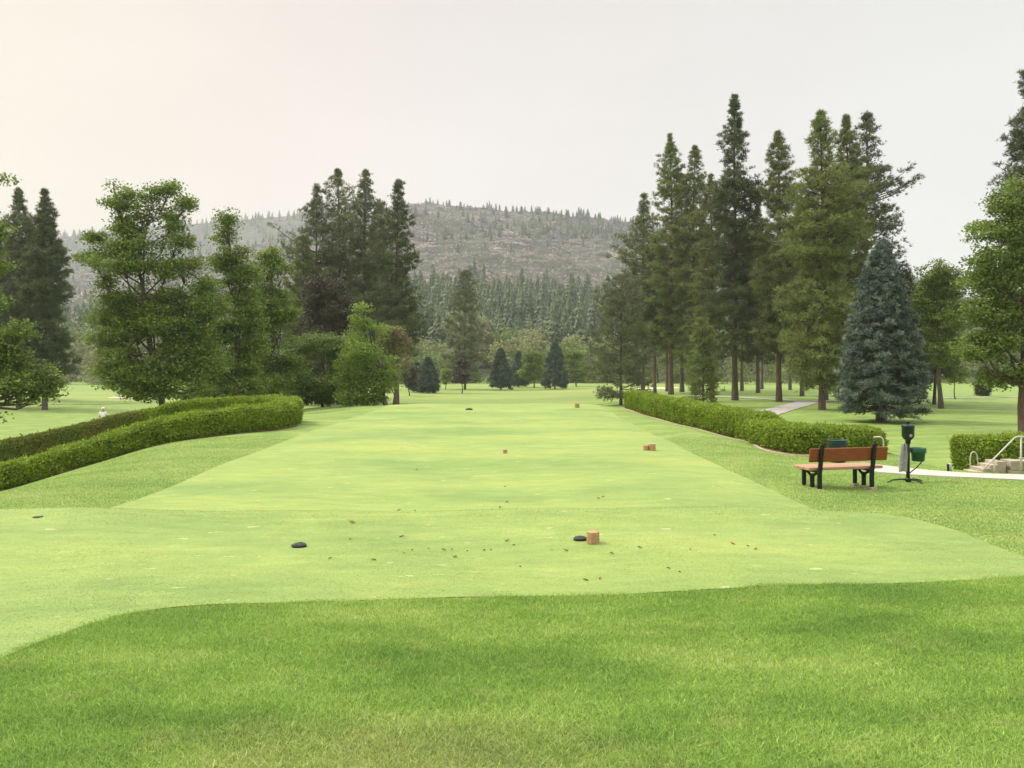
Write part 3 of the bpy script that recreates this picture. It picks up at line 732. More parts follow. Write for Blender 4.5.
deciduous('bright yellow green tree with ragged top at the far corner of the tee', 'tree', 366, 54, [(362, 318, 13, 16), (372, 332, 16, 14), (356, 340, 12, 12), (364, 352, 24, 16), (376, 368, 22, 18), (360, 382, 26, 18), (380, 388, 16, 12), (352, 397, 18, 9), (372, 399, 18, 8), (358, 366, 24, 14)], 59, M_bright, M_bark_grey, size=.16, dens=1.3, trunk_x=386, trunk_r=.17)
deciduous('brownish drooping tree beside the bright yellow green one', 'tree', 395, 74, [(394, 332, 14, 9), (388, 345, 12, 14), (402, 345, 11, 16), (396, 362, 17, 14), (388, 376, 12, 12)], 60, M_brown, M_bark_grey, name='drooping_tree', size=.2, dens=1.1, droop=.5)
conifer('large pine standing alone in front of the hazy hillside', 'pine tree', 465, 172, 273, .10, 46, 61, M_pine_grey, M_bark_grey, None, nb=100, prof='round', per=13, tuft=(15, .8, .11, 1.2))
deciduous('small dark purplish tree at the foot of the lone pine', 'purple tree', 462, 146, [(462, 366, 8, 9), (461, 377, 9, 8)], 62, M_purple, M_bark_grey, name='purple_leaf_tree', size=.34, dens=1.2, crad=.5, trunk_r=.12)
deciduous('small dark purplish tree left of the little blue spruces', 'purple tree', 409, 132, [(409, 372, 9, 9), (408, 381, 10, 8)], 63, M_purple, M_bark_grey, name='purple_leaf_tree', size=.32, dens=1.2, crad=.5, trunk_r=.12)
SG = 'small blue spruces on the far fairway'
for (xx, Y, tp, w_, sd, lab) in [(428, 146, 358, 24, 71, 'small blue spruce touching a smaller one, nearest the purplish tree'), (417, 150, 363, 17, 72, 'slightly smaller blue spruce tucked behind its neighbour near the purplish tree'),
                             (501, 168, 349, 27, 73, 'lone blue spruce between the large pine and the round green tree'), (555, 172, 343, 30, 74, 'widest small blue spruce, right of the round green tree'),
                             (519, 190, 352, 20, 75, 'blue spruce half hidden left of the round green tree')]:
    conifer(lab, 'blue spruce', xx, Y, tp, .08, w_, sd, M_spruce_far, M_bark_grey, SG, name='spruce_tree', nb=150, prof='spruce', per=12, csig=.2, vvar=.22, tuft=(12, .5, .08, 1.2), gap=.05)
RT = 'round green trees on the far fairway'
deciduous('round green tree between two small blue spruces', 'tree', 534, 182, [(534, 360, 13, 12), (532, 372, 15, 10)], 76, M_maple, M_bark_grey, RT, size=.4, dens=1, crad=.6)
deciduous('round green tree right of the widest small blue spruce', 'tree', 576, 190, [(574, 358, 12, 12), (578, 370, 13, 11)], 77, M_maple, M_bark_grey, RT, size=.4, dens=1, crad=.6)
deciduous('small light green shrub left of the lone large pine', 'shrub', 446, 170, [(446, 376, 5, 9)], 78, M_bright, M_bark_grey, name='round_shrub', size=.4, dens=1, crad=.5)

# ------------------------------------------------------------------ left
deciduous('big ragged leafy tree rising behind the clipped hedge', 'tree', 158, 43, [(113, 188, 11, 9), (135, 196, 16, 12), (157, 189, 10, 12), (172, 190, 8, 8), (185, 204, 10, 8), (120, 205, 14, 8), (150, 210, 20, 14), (170, 222, 15, 14), (128, 226, 22, 14),
          (96, 238, 12, 7), (112, 248, 20, 11), (145, 244, 26, 14), (178, 244, 16, 12), (93, 259, 12, 6), (130, 266, 34, 13), (165, 270, 26, 16), (104, 280, 14, 9), (190, 268, 18, 14), (150, 290, 30, 14), (185, 296, 26, 16),
          (205, 285, 14, 10), (108, 318, 20, 12), (135, 330, 30, 14), (98, 338, 12, 8), (168, 322, 28, 16), (200, 325, 20, 16), (140, 356, 36, 16), (112, 370, 20, 10), (175, 358, 32, 20), (205, 360, 22, 18), (150, 312, 34, 16), (182, 342, 28, 18), (120, 300, 22, 12), (155, 372, 40, 12), (118, 352, 26, 14), (150, 393, 34, 8), (192, 392, 22, 9), (215, 305, 16, 14), (128, 385, 22, 7), (170, 380, 34, 10)],
          81, M_maple, M_bark_grey, size=.15, dens=1.35, trunk_x=163, trunk_r=.24, thr=-.17, nsc=.75)
deciduous('leafy tree with a narrow open top right of the big ragged tree', 'tree', 240, 48, [(229, 222, 9, 13), (228, 240, 16, 10), (238, 252, 18, 10), (222, 262, 18, 12), (245, 275, 18, 14), (216, 290, 18, 14), (240, 305, 22, 14), (225, 330, 22, 16), (245, 345, 24, 18), (235, 370, 28, 18), (205, 345, 16, 16), (215, 380, 22, 12), (252, 322, 16, 16), (233, 285, 20, 14), (250, 385, 24, 10)],
          82, M_maple, M_bark_grey, size=.16, dens=1.45, trunk_x=242, thr=-.22)
deciduous('dense round headed green tree between the two spires and the pines', 'tree', 272, 55, [(271, 258, 13, 12), (262, 272, 16, 12), (282, 276, 14, 14), (270, 295, 24, 16), (285, 312, 14, 16), (262, 322, 20, 16), (282, 338, 18, 14), (266, 352, 20, 16), (284, 362, 18, 14), (256, 372, 18, 12), (275, 382, 20, 10), (258, 300, 16, 14)],
          83, M_maple, M_bark_grey, size=.17, dens=1.7, thr=-.25)
deciduous('soft grey green shrubs low behind the end of the hedge', 'shrub', 250, 64, [(225, 375, 22, 16), (250, 370, 22, 18), (275, 372, 20, 20), (262, 350, 18, 14), (240, 388, 30, 12), (278, 390, 18, 12), (205, 390, 24, 11), (228, 396, 26, 9), (262, 398, 24, 9), (190, 396, 16, 8)], 84, M_bush, M_bark_grey, name='loose_shrub', size=.17, dens=1.6, thr=-.25)
LG = 'pines at the left edge'
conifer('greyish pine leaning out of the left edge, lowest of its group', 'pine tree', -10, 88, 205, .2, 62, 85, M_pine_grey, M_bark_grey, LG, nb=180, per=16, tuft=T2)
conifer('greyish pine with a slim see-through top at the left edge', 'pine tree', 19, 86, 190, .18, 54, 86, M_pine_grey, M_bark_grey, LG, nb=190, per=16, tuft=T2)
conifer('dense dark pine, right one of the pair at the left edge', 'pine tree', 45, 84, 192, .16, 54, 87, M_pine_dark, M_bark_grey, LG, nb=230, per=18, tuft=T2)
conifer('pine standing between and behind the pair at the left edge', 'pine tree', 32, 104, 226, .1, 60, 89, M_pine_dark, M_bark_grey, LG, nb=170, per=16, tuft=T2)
deciduous('near leafy tree reaching into the photo from the left edge', 'tree', -14, 34, [(-28, 180, 26, 22), (-2, 180, 11, 7), (-40, 210, 26, 26), (-8, 230, 13, 11), (-25, 260, 26, 26), (-4, 265, 10, 8), (-40, 300, 36, 30), (4, 335, 22, 12), (-20, 345, 34, 20), (22, 352, 20, 10), (0, 372, 26, 14), (38, 372, 18, 8), (-30, 390, 34, 20), (12, 398, 26, 10), (44, 390, 12, 6), (-10, 415, 26, 10), (25, 330, 20, 9), (10, 352, 26, 12), (30, 368, 24, 11), (18, 384, 26, 10), (48, 382, 10, 6), (2, 408, 20, 9), (32, 402, 16, 7), (-8, 335, 22, 14)],
          88, M_maple, M_bark_grey, size=.15, dens=1.4, depth=.9, trunk_x=-22, trunk_r=.22)

# ------------------------------------------------------------------ hills
RIDGE = [(-900, 345), (-400, 325), (0, 292), (70, 272), (150, 264), (220, 252), (290, 236), (350, 216), (385, 207), (410, 203), (440, 204), (470, 206), (510, 209), (560, 214), (600, 218), (632, 223), (700, 240), (780, 258), (860, 272), (905, 280), (960, 300), (1024, 316), (1400, 335), (2000, 350)]
FARR = [(-900, 300), (-300, 250), (0, 240), (66, 237), (100, 232), (130, 228), (185, 225), (256, 218), (300, 215), (340, 213), (400, 216), (600, 250), (1100, 330), (2000, 350)]
def fbm(X, Y, sc, seed=0, oct_=4):
    """cheap vectorised value noise"""
    r = np.zeros(np.shape(X)); a = 1.0; tot = 0
    for o_ in range(oct_):
        x_ = X / sc * 2 ** o_ + seed * 17.3 + o_ * 31.7; y_ = Y / sc * 2 ** o_ + seed * 9.1 + o_ * 11.3
        xi = np.floor(x_); yi = np.floor(y_); xf = x_ - xi; yf = y_ - yi
        xf = xf * xf * (3 - 2 * xf); yf = yf * yf * (3 - 2 * yf)
        def h(i, j): 
            s_ = np.sin(i * 127.1 + j * 311.7 + seed * 3.3) * 43758.5453
            return s_ - np.floor(s_)
        n_ = (h(xi, yi) * (1 - xf) + h(xi + 1, yi) * xf) * (1 - yf) + (h(xi, yi + 1) * (1 - xf) + h(xi + 1, yi + 1) * xf) * yf
        r += (n_ - .5) * a; tot += a; a *= .5
    return r / tot * 2
R0, R1 = np.array(RIDGE).T
Q0, Q1 = np.array(FARR).T
YR = 1150.0
def hillz(X, Y):
    p = CX + F * X / np.maximum(Y, 1)
    zr = EYE - (np.interp(p, R0, R1) - HY) / F * YR
    t = (Y - 265) / (YR - 265)
    g = np.where(t < 1, np.clip(t, -.05, 1) * (.6 + .4 * np.clip(t, 0, 1)), 1 - (t - 1) ** 2 * 1.2)
    z = -2.8 + (zr + 2.8) * g
    k = np.clip(t, 0, 1)
    z += k * (1 - .8 * np.clip((t - .8) / .2, 0, 1)) * (16 * fbm(X, Y, 150, 1) + 15 * fbm(X, Y, 50, 2, 4)) + k * 4 * fbm(X, Y, 13, 3, 2)
    return z - 1.2 * (t < 0.02)
def farz(X, Y):
    p = CX + F * X / np.maximum(Y, 1); Yf = 1900.0
    zr = EYE - (np.interp(p, Q0, Q1) - HY) / F * Yf
    t = (Y - 1200) / 700
    g = np.where(t < 1, np.clip(t, 0, 1), 1 - (t - 1) ** 2)
    return -5 + (zr + 5) * g + 14 * fbm(X, Y, 180, 5) * np.clip(1 - np.abs(t - .5) * 1.6, 0, 1)
def hillmesh(name, fn, y0, y1, ny, pa, pb, nx, mat):
    Y = np.linspace(y0, y1, ny); p = np.linspace(pa, pb, nx); PP, YY = np.meshgrid(p, Y); XX = (PP - CX) / F * YY
    Z = fn(XX, YY); i = np.arange(XX.size).reshape(XX.shape)
    f = np.stack([i[:-1, :-1], i[:-1, 1:], i[1:, 1:], i[1:, :-1]], -1).reshape(-1, 4)
    return tag(mesh_np(name, np.stack([XX, YY, Z], -1).reshape(-1, 3), f, mat, smooth=False), kind='structure')
def rockmat(name, forest=0.0):
    m, t, b = newmat(name); n = t.nodes.new; l = t.links.new
    tc = n('ShaderNodeTexCoord'); P = tc.outputs['Object']
    def nz(s, d=5, r=.6):
        q_ = n('ShaderNodeTexNoise'); q_.inputs['Scale'].default_value = s; q_.inputs['Detail'].default_value = d; q_.inputs['Roughness'].default_value = r; l(P, q_.inputs[0]); return q_.outputs[0]
    mpp = n('ShaderNodeMapping'); mpp.inputs['Rotation'].default_value = (0.2, .35, .6); mpp.inputs['Scale'].default_value = (1, 2.2, 2.2); l(P, mpp.inputs[0])
    def nzr(s, d=5, r=.6):
        q_ = n('ShaderNodeTexNoise'); q_.inputs['Scale'].default_value = s; q_.inputs['Detail'].default_value = d; q_.inputs['Roughness'].default_value = r; l(mpp.outputs[0], q_.inputs[0]); return q_.outputs[0]
    r1 = n('ShaderNodeValToRGB'); l(nzr(.045, 9, .82), r1.inputs[0]); el = r1.color_ramp.elements
    el[0].position = .42; el[0].color = (.022, .021, .026, 1); el[1].position = .60; el[1].color = (.39, .31, .265, 1)
    x_ = el.new(.48); x_.color = (.062, .056, .064, 1); x_ = el.new(.54); x_.color = (.14, .112, .112, 1)
    r2 = n('ShaderNodeValToRGB'); l(nz(.012, 5, .65), r2.inputs[0]); el = r2.color_ramp.elements
    el[0].position = .46 - forest; el[0].color = (0, 0, 0, 1); el[1].position = .55 - forest; el[1].color = (.85, .85, .85, 1)
    mx_ = n('ShaderNodeMixRGB'); l(r2.outputs[0], mx_.inputs[0]); l(r1.outputs[0], mx_.inputs[1]); mx_.inputs[2].default_value = (.06, .078, .04, 1)
    r3 = n('ShaderNodeValToRGB'); l(nz(.02, 6, .7), r3.inputs[0]); el = r3.color_ramp.elements
    el[0].position = .56; el[0].color = (0, 0, 0, 1); el[1].position = .66; el[1].color = (.8, .8, .8, 1)
    m2 = n('ShaderNodeMixRGB'); l(r3.outputs[0], m2.inputs[0]); l(mx_.outputs[0], m2.inputs[1]); m2.inputs[2].default_value = (.20, .17, .12, 1)
    l(m2.outputs[0], b.inputs['Base Color']); b.inputs['Roughness'].default_value = .95; b.inputs['Specular IOR Level'].default_value = .1
    bp = n('ShaderNodeBump'); bp.inputs['Strength'].default_value = 1.0; bp.inputs['Distance'].default_value = 6
    l(nz(.09, 7, .7), bp.inputs['Height']); l(bp.outputs[0], b.inputs['Normal'])
    return m
hillmesh('hill', hillz, 262, 1330, 260, -700, 1800, 420, rockmat('rocky_hillside'))
hillmesh('hill', farz, 1200, 2250, 70, -500, 1500, 160, rockmat('wooded_hillside', .12))

def far_tree_mesh(seed, rows=11, k=7):
    rng = np.random.default_rng(seed); V = []; Fc = []
    for r in range(rows):
        z = .06 + .9 * r / rows; R = .21 * (1 - (r / rows)) ** .75 * rng.uniform(.75, 1.2) + .012
        for j in range(k):
            a = 2 * math.pi * (j + rng.uniform(-.3, .3)) / k + r; Rj = R * rng.uniform(.6, 1.25); w = .75 * Rj + .01
            c = np.array([math.cos(a), math.sin(a), 0]); s = np.array([-c[1], c[0], 0])
            i = len(V)
            V += [c * Rj * .1 + [0, 0, z + .10], c * Rj + s * w * .5 + [0, 0, z - .02], c * Rj * 1.1 + [0, 0, z + .02], c * Rj - s * w * .5 + [0, 0, z - .03]]
            Fc += [(i, i + 1, i + 2), (i, i + 2, i + 3)]
    i = len(V); V += [(.02, 0, .9), (-.015, .015, .9), (-.01, -.02, .9), (0, 0, 1.03)]; Fc += [(i, i + 1, i + 3), (i + 1, i + 2, i + 3), (i + 2, i, i + 3)]
    return np.array(V, float), np.array(Fc)
M_far1 = leafmat('far_pine_needles', (.022, .048, .024), (.11, .155, .058), (.09, .12, .05), .1, .01)
M_far2 = leafmat('ridge_pine_needles', (.03, .055, .035), (.07, .10, .05), (.08, .10, .05), .1, .01)
FT = [far_tree_mesh(s) for s in range(8)]
rngf = np.random.default_rng(99)
rows_ = []
def scat(n_, pa, pb, ya, yb, hmin, hmax, keep, fn, flag=0):
    p = rngf.uniform(pa, pb, n_); Y = np.sqrt(rngf.uniform(ya ** 2, yb ** 2, n_)); X = (p - CX) / F * Y
    k = rngf.uniform(0, 1, n_) < keep(p, Y, X)
    X, Y, p = X[k], Y[k], p[k]
    for a, b_, z, pp in zip(X, Y, fn(X, Y), p): rows_.append((a, b_, z - .3, rngf.uniform(hmin, hmax), pp, flag))
# forest belt at the hill's foot
scat(4200, -160, 1180, 300, 545, 10, 25, lambda p, Y, X: np.clip(1.1 - np.clip((Y - 440) / 100, 0, 1) * .95 + .6 * fbm(X, Y, 60, 8), 0.05, 1), hillz, 0)
# open slope
scat(1500, -160, 1180, 600, 1120, 7, 15, lambda p, Y, X: np.clip(.12 + .9 * fbm(X, Y, 120, 9) + .5 * (p < 380) + .35 * (p > 640), .03, 1), hillz, 1)
# wooded shoulder below the ridge, right half
scat(2000, 440, 1100, 930, 1150, 6, 16, lambda p, Y, X: np.clip(.5 + .6 * fbm(X, Y, 90, 10) - (p < 480) * .5, 0, 1), hillz, 1)
scat(230, 385, 1000, 1125, 1175, 5, 13, lambda p, Y, X: np.clip(.75 - (p < 430) * .35, 0, 1), hillz, 2)
scat(110, -100, 384, 1130, 1160, 9, 15, lambda p, Y, X: .8 + 0 * p, hillz, 2)
# far left hill
scat(3800, -120, 620, 1350, 1900, 14, 22, lambda p, Y, X: np.clip(.7 + .9 * fbm(X, Y, 160, 12), .1, 1), farz, 1)
scat(160, -120, 420, 1880, 1915, 13, 21, lambda p, Y, X: .8 + 0 * p, farz, 2)
A = sorted(rows_, key=lambda r: -(r[3] / r[1]) if (-20 < r[4] < 1044) else 0)
near = [r for r in A if r[5] == 0][:210]; sky_ = [r for r in A if r[5] == 2 and 385 < r[4] < 640][:70]
solo = set(map(id, near)) | set(map(id, sky_))
FM = [mesh_np('far_pine', V, Fc, [M_far1 if i < 4 else M_far2][0], link=False, v=np.random.default_rng(i).uniform(.2, .8, len(V))) for i, (V, Fc) in enumerate(FT)]
for i, r in enumerate(near + sky_):
    o = bpy.data.objects.new('far_pine', FM[(i * 5) % 4 if r[5] == 0 else 4 + i % 4]); COL.objects.link(o)
    o.location = r[:3]; s_ = r[3]; w_ = random.Random(i).uniform(.75, 1.15); o.scale = (s_ * w_, s_ * w_, s_); o.rotation_euler = (0, 0, i * 1.7)
    if r[5] == 0: tag(o, 'hazy pine in the forest belt at the foot of the rocky hill', 'pine tree', 'hazy pines at the foot of the hill')
    else: tag(o, 'tiny pine standing on the skyline of the rocky hill', 'pine tree', 'pines on the skyline of the hill')
rest = [r for r in rows_ if id(r) not in solo]
Vs = []; Fs = []; vv = []; n0 = 0
for kk in range(8):
    rr_ = rest[kk::8]
    if not rr_: continue
    TV, TF = FT[kk]; Rr_ = np.array(rr_)
    ang = rngf.uniform(0, 6.28, len(rr_)); w_ = Rr_[:, 3] * rngf.uniform(.75, 1.15, len(rr_))
    c_, s_ = np.cos(ang) * w_, np.sin(ang) * w_; z0_ = np.zeros(len(rr_))
    Rm = np.stack([np.stack([c_, -s_, z0_], -1), np.stack([s_, c_, z0_], -1), np.stack([z0_, z0_, Rr_[:, 3]], -1)], 1)
    V, Fc, v = stamp(TV, TF, Rr_[:, :3], Rm, np.ones(len(rr_)), rngf.uniform(.1, .9, len(rr_)), rngf)
    Vs.append(V); Fs.append(Fc + n0); vv.append(v); n0 += len(V)
tag(mesh_np('hillside_forest', np.concatenate(Vs), np.concatenate(Fs), M_far1, v=np.concatenate(vv)), 'hazy conifer forest scattered over the hillsides', 'forest', kind='stuff')

# low scrub and boulders speckling the rocky slope
n_ = 30000
p = rngf.uniform(-120, 1100, n_); Y = np.sqrt(rngf.uniform(560 ** 2, 1150 ** 2, n_)); X = (p - CX) / F * Y
BV = np.array([(-.6, -.5, -.2), (.6, -.4, -.2), (.5, .6, -.2), (-.5, .5, -.2), (0.05, 0.1, .75)]); BF = np.array([(0, 1, 4), (1, 2, 4), (2, 3, 4), (3, 0, 4)])
V, Fc, v = stamp(BV, BF, np.stack([X, Y, hillz(X, Y)], -1), frames(np.array([[0, 0, 1.]]) + rngf.normal(0, .15, (n_, 3)), rngf), rngf.uniform(.8, 3.2, n_), rngf.uniform(0, 1, n_), rngf)
tag(mesh_np('hillside_scrub', V, Fc, leafmat('dry_scrub', (.02, .03, .02), (.22, .18, .15), (.05, .06, .04), 0, .05), v=v), 'low scrub and boulders scattered over the rocky slope', 'scrub', kind='stuff')

# ------------------------------------------------------------------ hazy broadleaf trees at the hill's foot
rg = random.Random(4)
OG = 'hazy olive trees at the foot of the hill'
protos = []
for i in range(5):
    lob = [(0, -18, 16, 12), (-9, -9, 12, 8), (10, -8, 12, 8), (-3, -22, 11, 9), (5, -20, 9, 7), (-12, -3, 12, 6), (12, -3, 11, 5)]
    rr_ = random.Random(300 + i)
    lob = [(px_ + rr_.uniform(-4, 4) + 512, py_ * rr_.uniform(.85, 1.3) + 384, a * rr_.uniform(.8, 1.2), b_ * rr_.uniform(.8, 1.2)) for px_, py_, a, b_ in lob]
    t_ = deciduous('pale olive hazy tree in the row at the foot of the hill', 'tree', 512, 262, lob, 300 + i, [M_olive, M_olive, M_bush, M_olive, M_bush][i], M_bark_grey, OG, size=.62, dens=.75, cl=9, crad=1.0, limbs=False, name='olive_tree', nsc=.2)
    t_['label'] = ['pale olive hazy tree in the row at the foot of the hill', 'mid green hazy tree in the row at the foot of the hill'][i in (2, 4)]
    protos.append(t_)
spots = []
for xx in range(-60, 1100, 21):
    spots.append((xx + rg.uniform(-8, 8), rg.uniform(250, 300), rg.uniform(1.2, 1.85)))
for xx in range(400, 640, 26): spots.append((xx + rg.uniform(-8, 8), rg.uniform(228, 246), rg.uniform(.9, 1.4)))
for xx in list(range(600, 1060, 34)) + list(range(60, 300, 34)): spots.append((xx + rg.uniform(-10, 10), rg.uniform(205, 240), rg.uniform(.8, 1.3)))
for i, (xx, Y, s_) in enumerate(spots):
    src = protos[i % 5]
    if i < 5: o = src
    else:
        o = src.copy(); COL.objects.link(o)
        for ch in list(src.children):
            c = ch.copy(); COL.objects.link(c); c.parent = o
    X = px(xx, Y); o.location = (X, Y, float(max(g1(X, Y), float(hillz(np.array([X]), np.array([Y]))[0]) if Y > 264 else -9))); o.rotation_euler = (0, 0, rg.uniform(0, 6.28)); o.scale = (s_, s_, s_ * rg.uniform(.85, 1.15))

# ------------------------------------------------------------------ clipped hedges
def hedge(label, path, width, h0, h1, seed, leaf, lab_leaf=3200, close_cap=True, leaf_size=.045):
    P = [Vector((a[0], a[1], 0)) for a in path]; R = []
    for i in range(len(P) - 1):
        p0 = P[max(i - 1, 0)]; p1 = P[i]; p2 = P[i + 1]; p3 = P[min(i + 2, len(P) - 1)]
        n_ = max(2, int((p2 - p1).length / 0.14))
        for k in range(n_):
            t = k / n_
            R.append(0.5 * ((2 * p1) + (-p0 + p2) * t + (2 * p0 - 5 * p1 + 4 * p2 - p3) * t * t + (-p0 + 3 * p1 - 3 * p2 + p3) * t ** 3))
    R.append(P[-1]); n_ = len(R)
    w = width / 2; sec = []
    K = 7
    for j in range(K): sec.append((-w + (.09 if j == 0 else .04 if j == 1 else 0), j / (K - 1) * .86))
    for j in range(1, 4): a = math.pi / 2 * j / 4; sec.append((-w + .14 * (1 - math.cos(a)) , .86 + .14 * math.sin(a)))
    for j in range(1, 6): sec.append((-w + .14 + (2 * w - .28) * j / 6, 1.0))
    for j in range(3, 0, -1): a = math.pi / 2 * j / 4; sec.append((w - .14 * (1 - math.cos(a)), .86 + .14 * math.sin(a)))
    for j in range(K - 1, -1, -1): sec.append((w - (.09 if j == 0 else .04 if j == 1 else 0), j / (K - 1) * .86))
    S = len(sec); V = np.zeros((n_, S, 3)); off = Vector((seed * 5.1, 0, 0))
    for i, p in enumerate(R):
        d = (R[min(i + 1, n_ - 1)] - R[max(i - 1, 0)]).normalized(); nr = Vector((-d.y, d.x, 0))
        e = min(i, n_ - 1 - i) * .14; capf = math.sqrt(max(0.0, 1 - (1 - min(1, e / .35)) ** 2)) * .55 + .45
        hh = (h0 + (h1 - h0) * i / (n_ - 1))
        for j, (a, b) in enumerate(sec):
            q = p + nr * a * capf; z = g1(q.x, q.y) if j in (0, S - 1) else 0
            V[i, j] = (q.x, q.y, b * hh * (.92 + .08 * capf))
    gz = G(V[:, :, 0], V[:, :, 1])
    gc = G(np.array([p.x for p in R]), np.array([p.y for p in R]))
    fr = np.array([b for a, b in sec])[None]
    V[:, :, 2] += gz * (1 - fr) + gc[:, None] * fr - .03 * (fr == 0)
    for i in range(n_):
        for j in range(S):
            q = Vector(V[i, j]); 
            k = noise.noise(q * 1.4 + off) * .10 + noise.noise(q * 4 + off) * .07 + noise.noise(q * 11 + off) * .05
            c = Vector((R[i].x, R[i].y, V[i, j, 2])); 
            dd = (q - c); dd = dd.normalized() if dd.length > .01 else Vector((0, 0, 0))
            top = 1 if fr[0, j] > .95 else 0
            V[i, j] += np.array((dd.x * k, dd.y * k, k * .8 * top))
    idx_ = np.arange(n_ * S).reshape(n_, S)
    Fc = np.stack([idx_[:-1, :-1], idx_[:-1, 1:], idx_[1:, 1:], idx_[1:, :-1]], -1).reshape(-1, 4)
    VV = V.reshape(-1, 3)
    # end caps
    cap = []
    for row, flip in ((0, False), (n_ - 1, True)):
        for j in range(S // 2 - 0):
            a, b, c, d = idx_[row, j], idx_[row, j + 1], idx_[row, S - 2 - j], idx_[row, S - 1 - j]
            if len({a, b, c, d}) == 4: cap.append((a, b, c, d) if flip else (d, c, b, a))
    Fa = np.concatenate([Fc, np.array(cap)]) if cap else Fc
    rng = np.random.default_rng(seed)
    # area weighted points on the body
    q0, q1, q2, q3 = VV[Fa[:, 0]], VV[Fa[:, 1]], VV[Fa[:, 2]], VV[Fa[:, 3]]
    nrm = np.cross(q2 - q0, q3 - q1); ar = np.linalg.norm(nrm, axis=1) / 2
    m_ = int(ar.sum() * lab_leaf); pick = rng.choice(len(Fa), m_, p=ar / ar.sum())
    u, v_ = rng.uniform(size=(2, m_, 1))
    pt = (q0[pick] * (1 - u) + q1[pick] * u) * (1 - v_) + (q3[pick] * (1 - u) + q2[pick] * u) * v_
    nn = nrm[pick] / (np.linalg.norm(nrm[pick], axis=1, keepdims=True) + 1e-9)
    cc = VV.mean(0)
    up = np.array([[0, 0, 1.]])
    outw = np.sign((nn * (pt - np.repeat(np.array([[0, 0, 0]]), m_, 0))).sum(1))
    # make normals point away from the hedge's centre line
    Rc = np.array([(p.x, p.y) for p in R]); gi = np.clip(Fa[pick, 0] // S, 0, n_ - 1)
    cen = np.concatenate([Rc[gi], (gc[gi] + .5 * h0)[:, None]], 1)
    sg = np.sign((nn * (pt - cen)).sum(1)); sg[sg == 0] = 1; nn *= sg[:, None]
    D = nn + up * rng.uniform(.2, .9, (m_, 1)) + rng.normal(0, .5, (m_, 3))
    pt = pt + nn * rng.uniform(-.03, .035, (m_, 1))
    sh_ = rng.uniform(size=m_) < .03; pt[sh_] += nn[sh_] * rng.uniform(.03, .11, (int(sh_.sum()), 1))
    fl = rng.uniform(size=m_) < .6; D[fl] = nn[fl] + rng.normal(0, .38, (int(fl.sum()), 3)); pt = pt + nn * rng.uniform(-.01, .045, (m_, 1))
    tv = np.array([(-.5, 0, -.2), (.5, 0, -.2), (0, .1, 1.3)]); tf = np.array([(0, 1, 2)])
    val = np.clip(.42 + .25 * nn[:, 2] * 0 + rng.normal(0, .2, m_), 0, 1)
    L1 = stamp(tv, tf, pt[~fl], frames(D[~fl], rng), leaf_size * rng.uniform(.6, 1.5, int((~fl).sum())), val[~fl], rng)
    tf2 = np.array([(0, 1, 2), (0, 2, 3)])
    L2 = stamp(LEAF_V, tf2, pt[fl], frames(D[fl], rng), leaf_size * 1.25 * rng.uniform(.6, 1.4, int(fl.sum())), val[fl], rng)
    LV = np.concatenate([L1[0], L2[0]]); LF = np.concatenate([L1[1], L2[1] + len(L1[0])]); lv = np.concatenate([L1[2], L2[2]])
    body = mesh_np('hedge', VV, Fa, M_hedge_in, smooth=True)
    o = body
    # one mesh: twiggy body and its leaves
    bmh = bmesh.new(); bmh.from_mesh(body.data); bmh.to_mesh(body.data); bmh.free()
    foliage = mesh_np('foliage', LV, LF, leaf, o, v=lv)
    tag(o, label, 'hedge')
    return o
hedge('clipped green hedge curving left from the tee and hooking back on itself', [(-19.5, 19.4), (-17.2, 20.4), (-14.4, 21.9), (-12.9, 22.9), (-11.3, 24.1), (-10.0, 24.95), (-9.2, 25.6), (-8.55, 26.5), (-8.35, 28.1), (-8.8, 30.1), (-9.9, 31.5), (-11.4, 32.1), (-13.2, 32.3), (-15.6, 32.5)], .85, .60, .93, 3, M_hedge)
hedge('bronze tinged back hedge running down the left bank behind the green one', [(-15.3, 32.5), (-17, 32.5), (-20.6, 31.8), (-24, 30.4), (-28, 28.6)], .9, .93, .93, 4, M_hedge_br, 2400)
hedge('long straight clipped hedge along the right side of the tee', [(6.62, 42.4), (6.9, 38), (7.25, 33), (7.6, 29.2), (7.95, 26.5), (8.2, 24.6)], .85, 1.0, .95, 5, M_hedge)
hedge('lower hedge bending round behind the bench and the green barrel', [(7.95, 24.3), (7.8, 22.8), (8.15, 21.6), (9.0, 21.35), (9.7, 21.8), (10.25, 22.5)], 1.15, .72, .58, 6, M_hedge, 3800)
hedge('rounded hedge behind the stone steps at the right', [(13.35, 22.2), (13.4, 21.4), (14.2, 20.9), (16, 20.6), (19, 20.3), (23, 20)], 1.35, 1.08, 1.5, 7, M_hedge, 3800)
ribbon('soil_bed', [(6.15, 43.0), (6.3, 38), (6.7, 33), (7.07, 29.2), (7.4, 26.5), (7.5, 23.6), (7.3, 21.6), (7.7, 20.75), (9.3, 20.6), (10.6, 21.8)], .34, M_soil, .02)
ribbon('stone_edging', [(5.93, 43.0), (6.1, 38), (6.5, 33), (6.86, 29.2), (7.18, 26.5), (7.28, 23.6), (7.05, 21.6), (7.55, 20.45), (8.4, 20.3)], .10, M_edge, .035, .08)
ribbon('soil_bed', [(-19.3, 18.85), (-17.0, 19.85), (-14.15, 21.4), (-12.6, 22.45), (-11.0, 23.65), (-9.75, 24.5), (-8.9, 25.1), (-8.05, 26.3), (-7.85, 28.0)], .22, M_soil, .02)

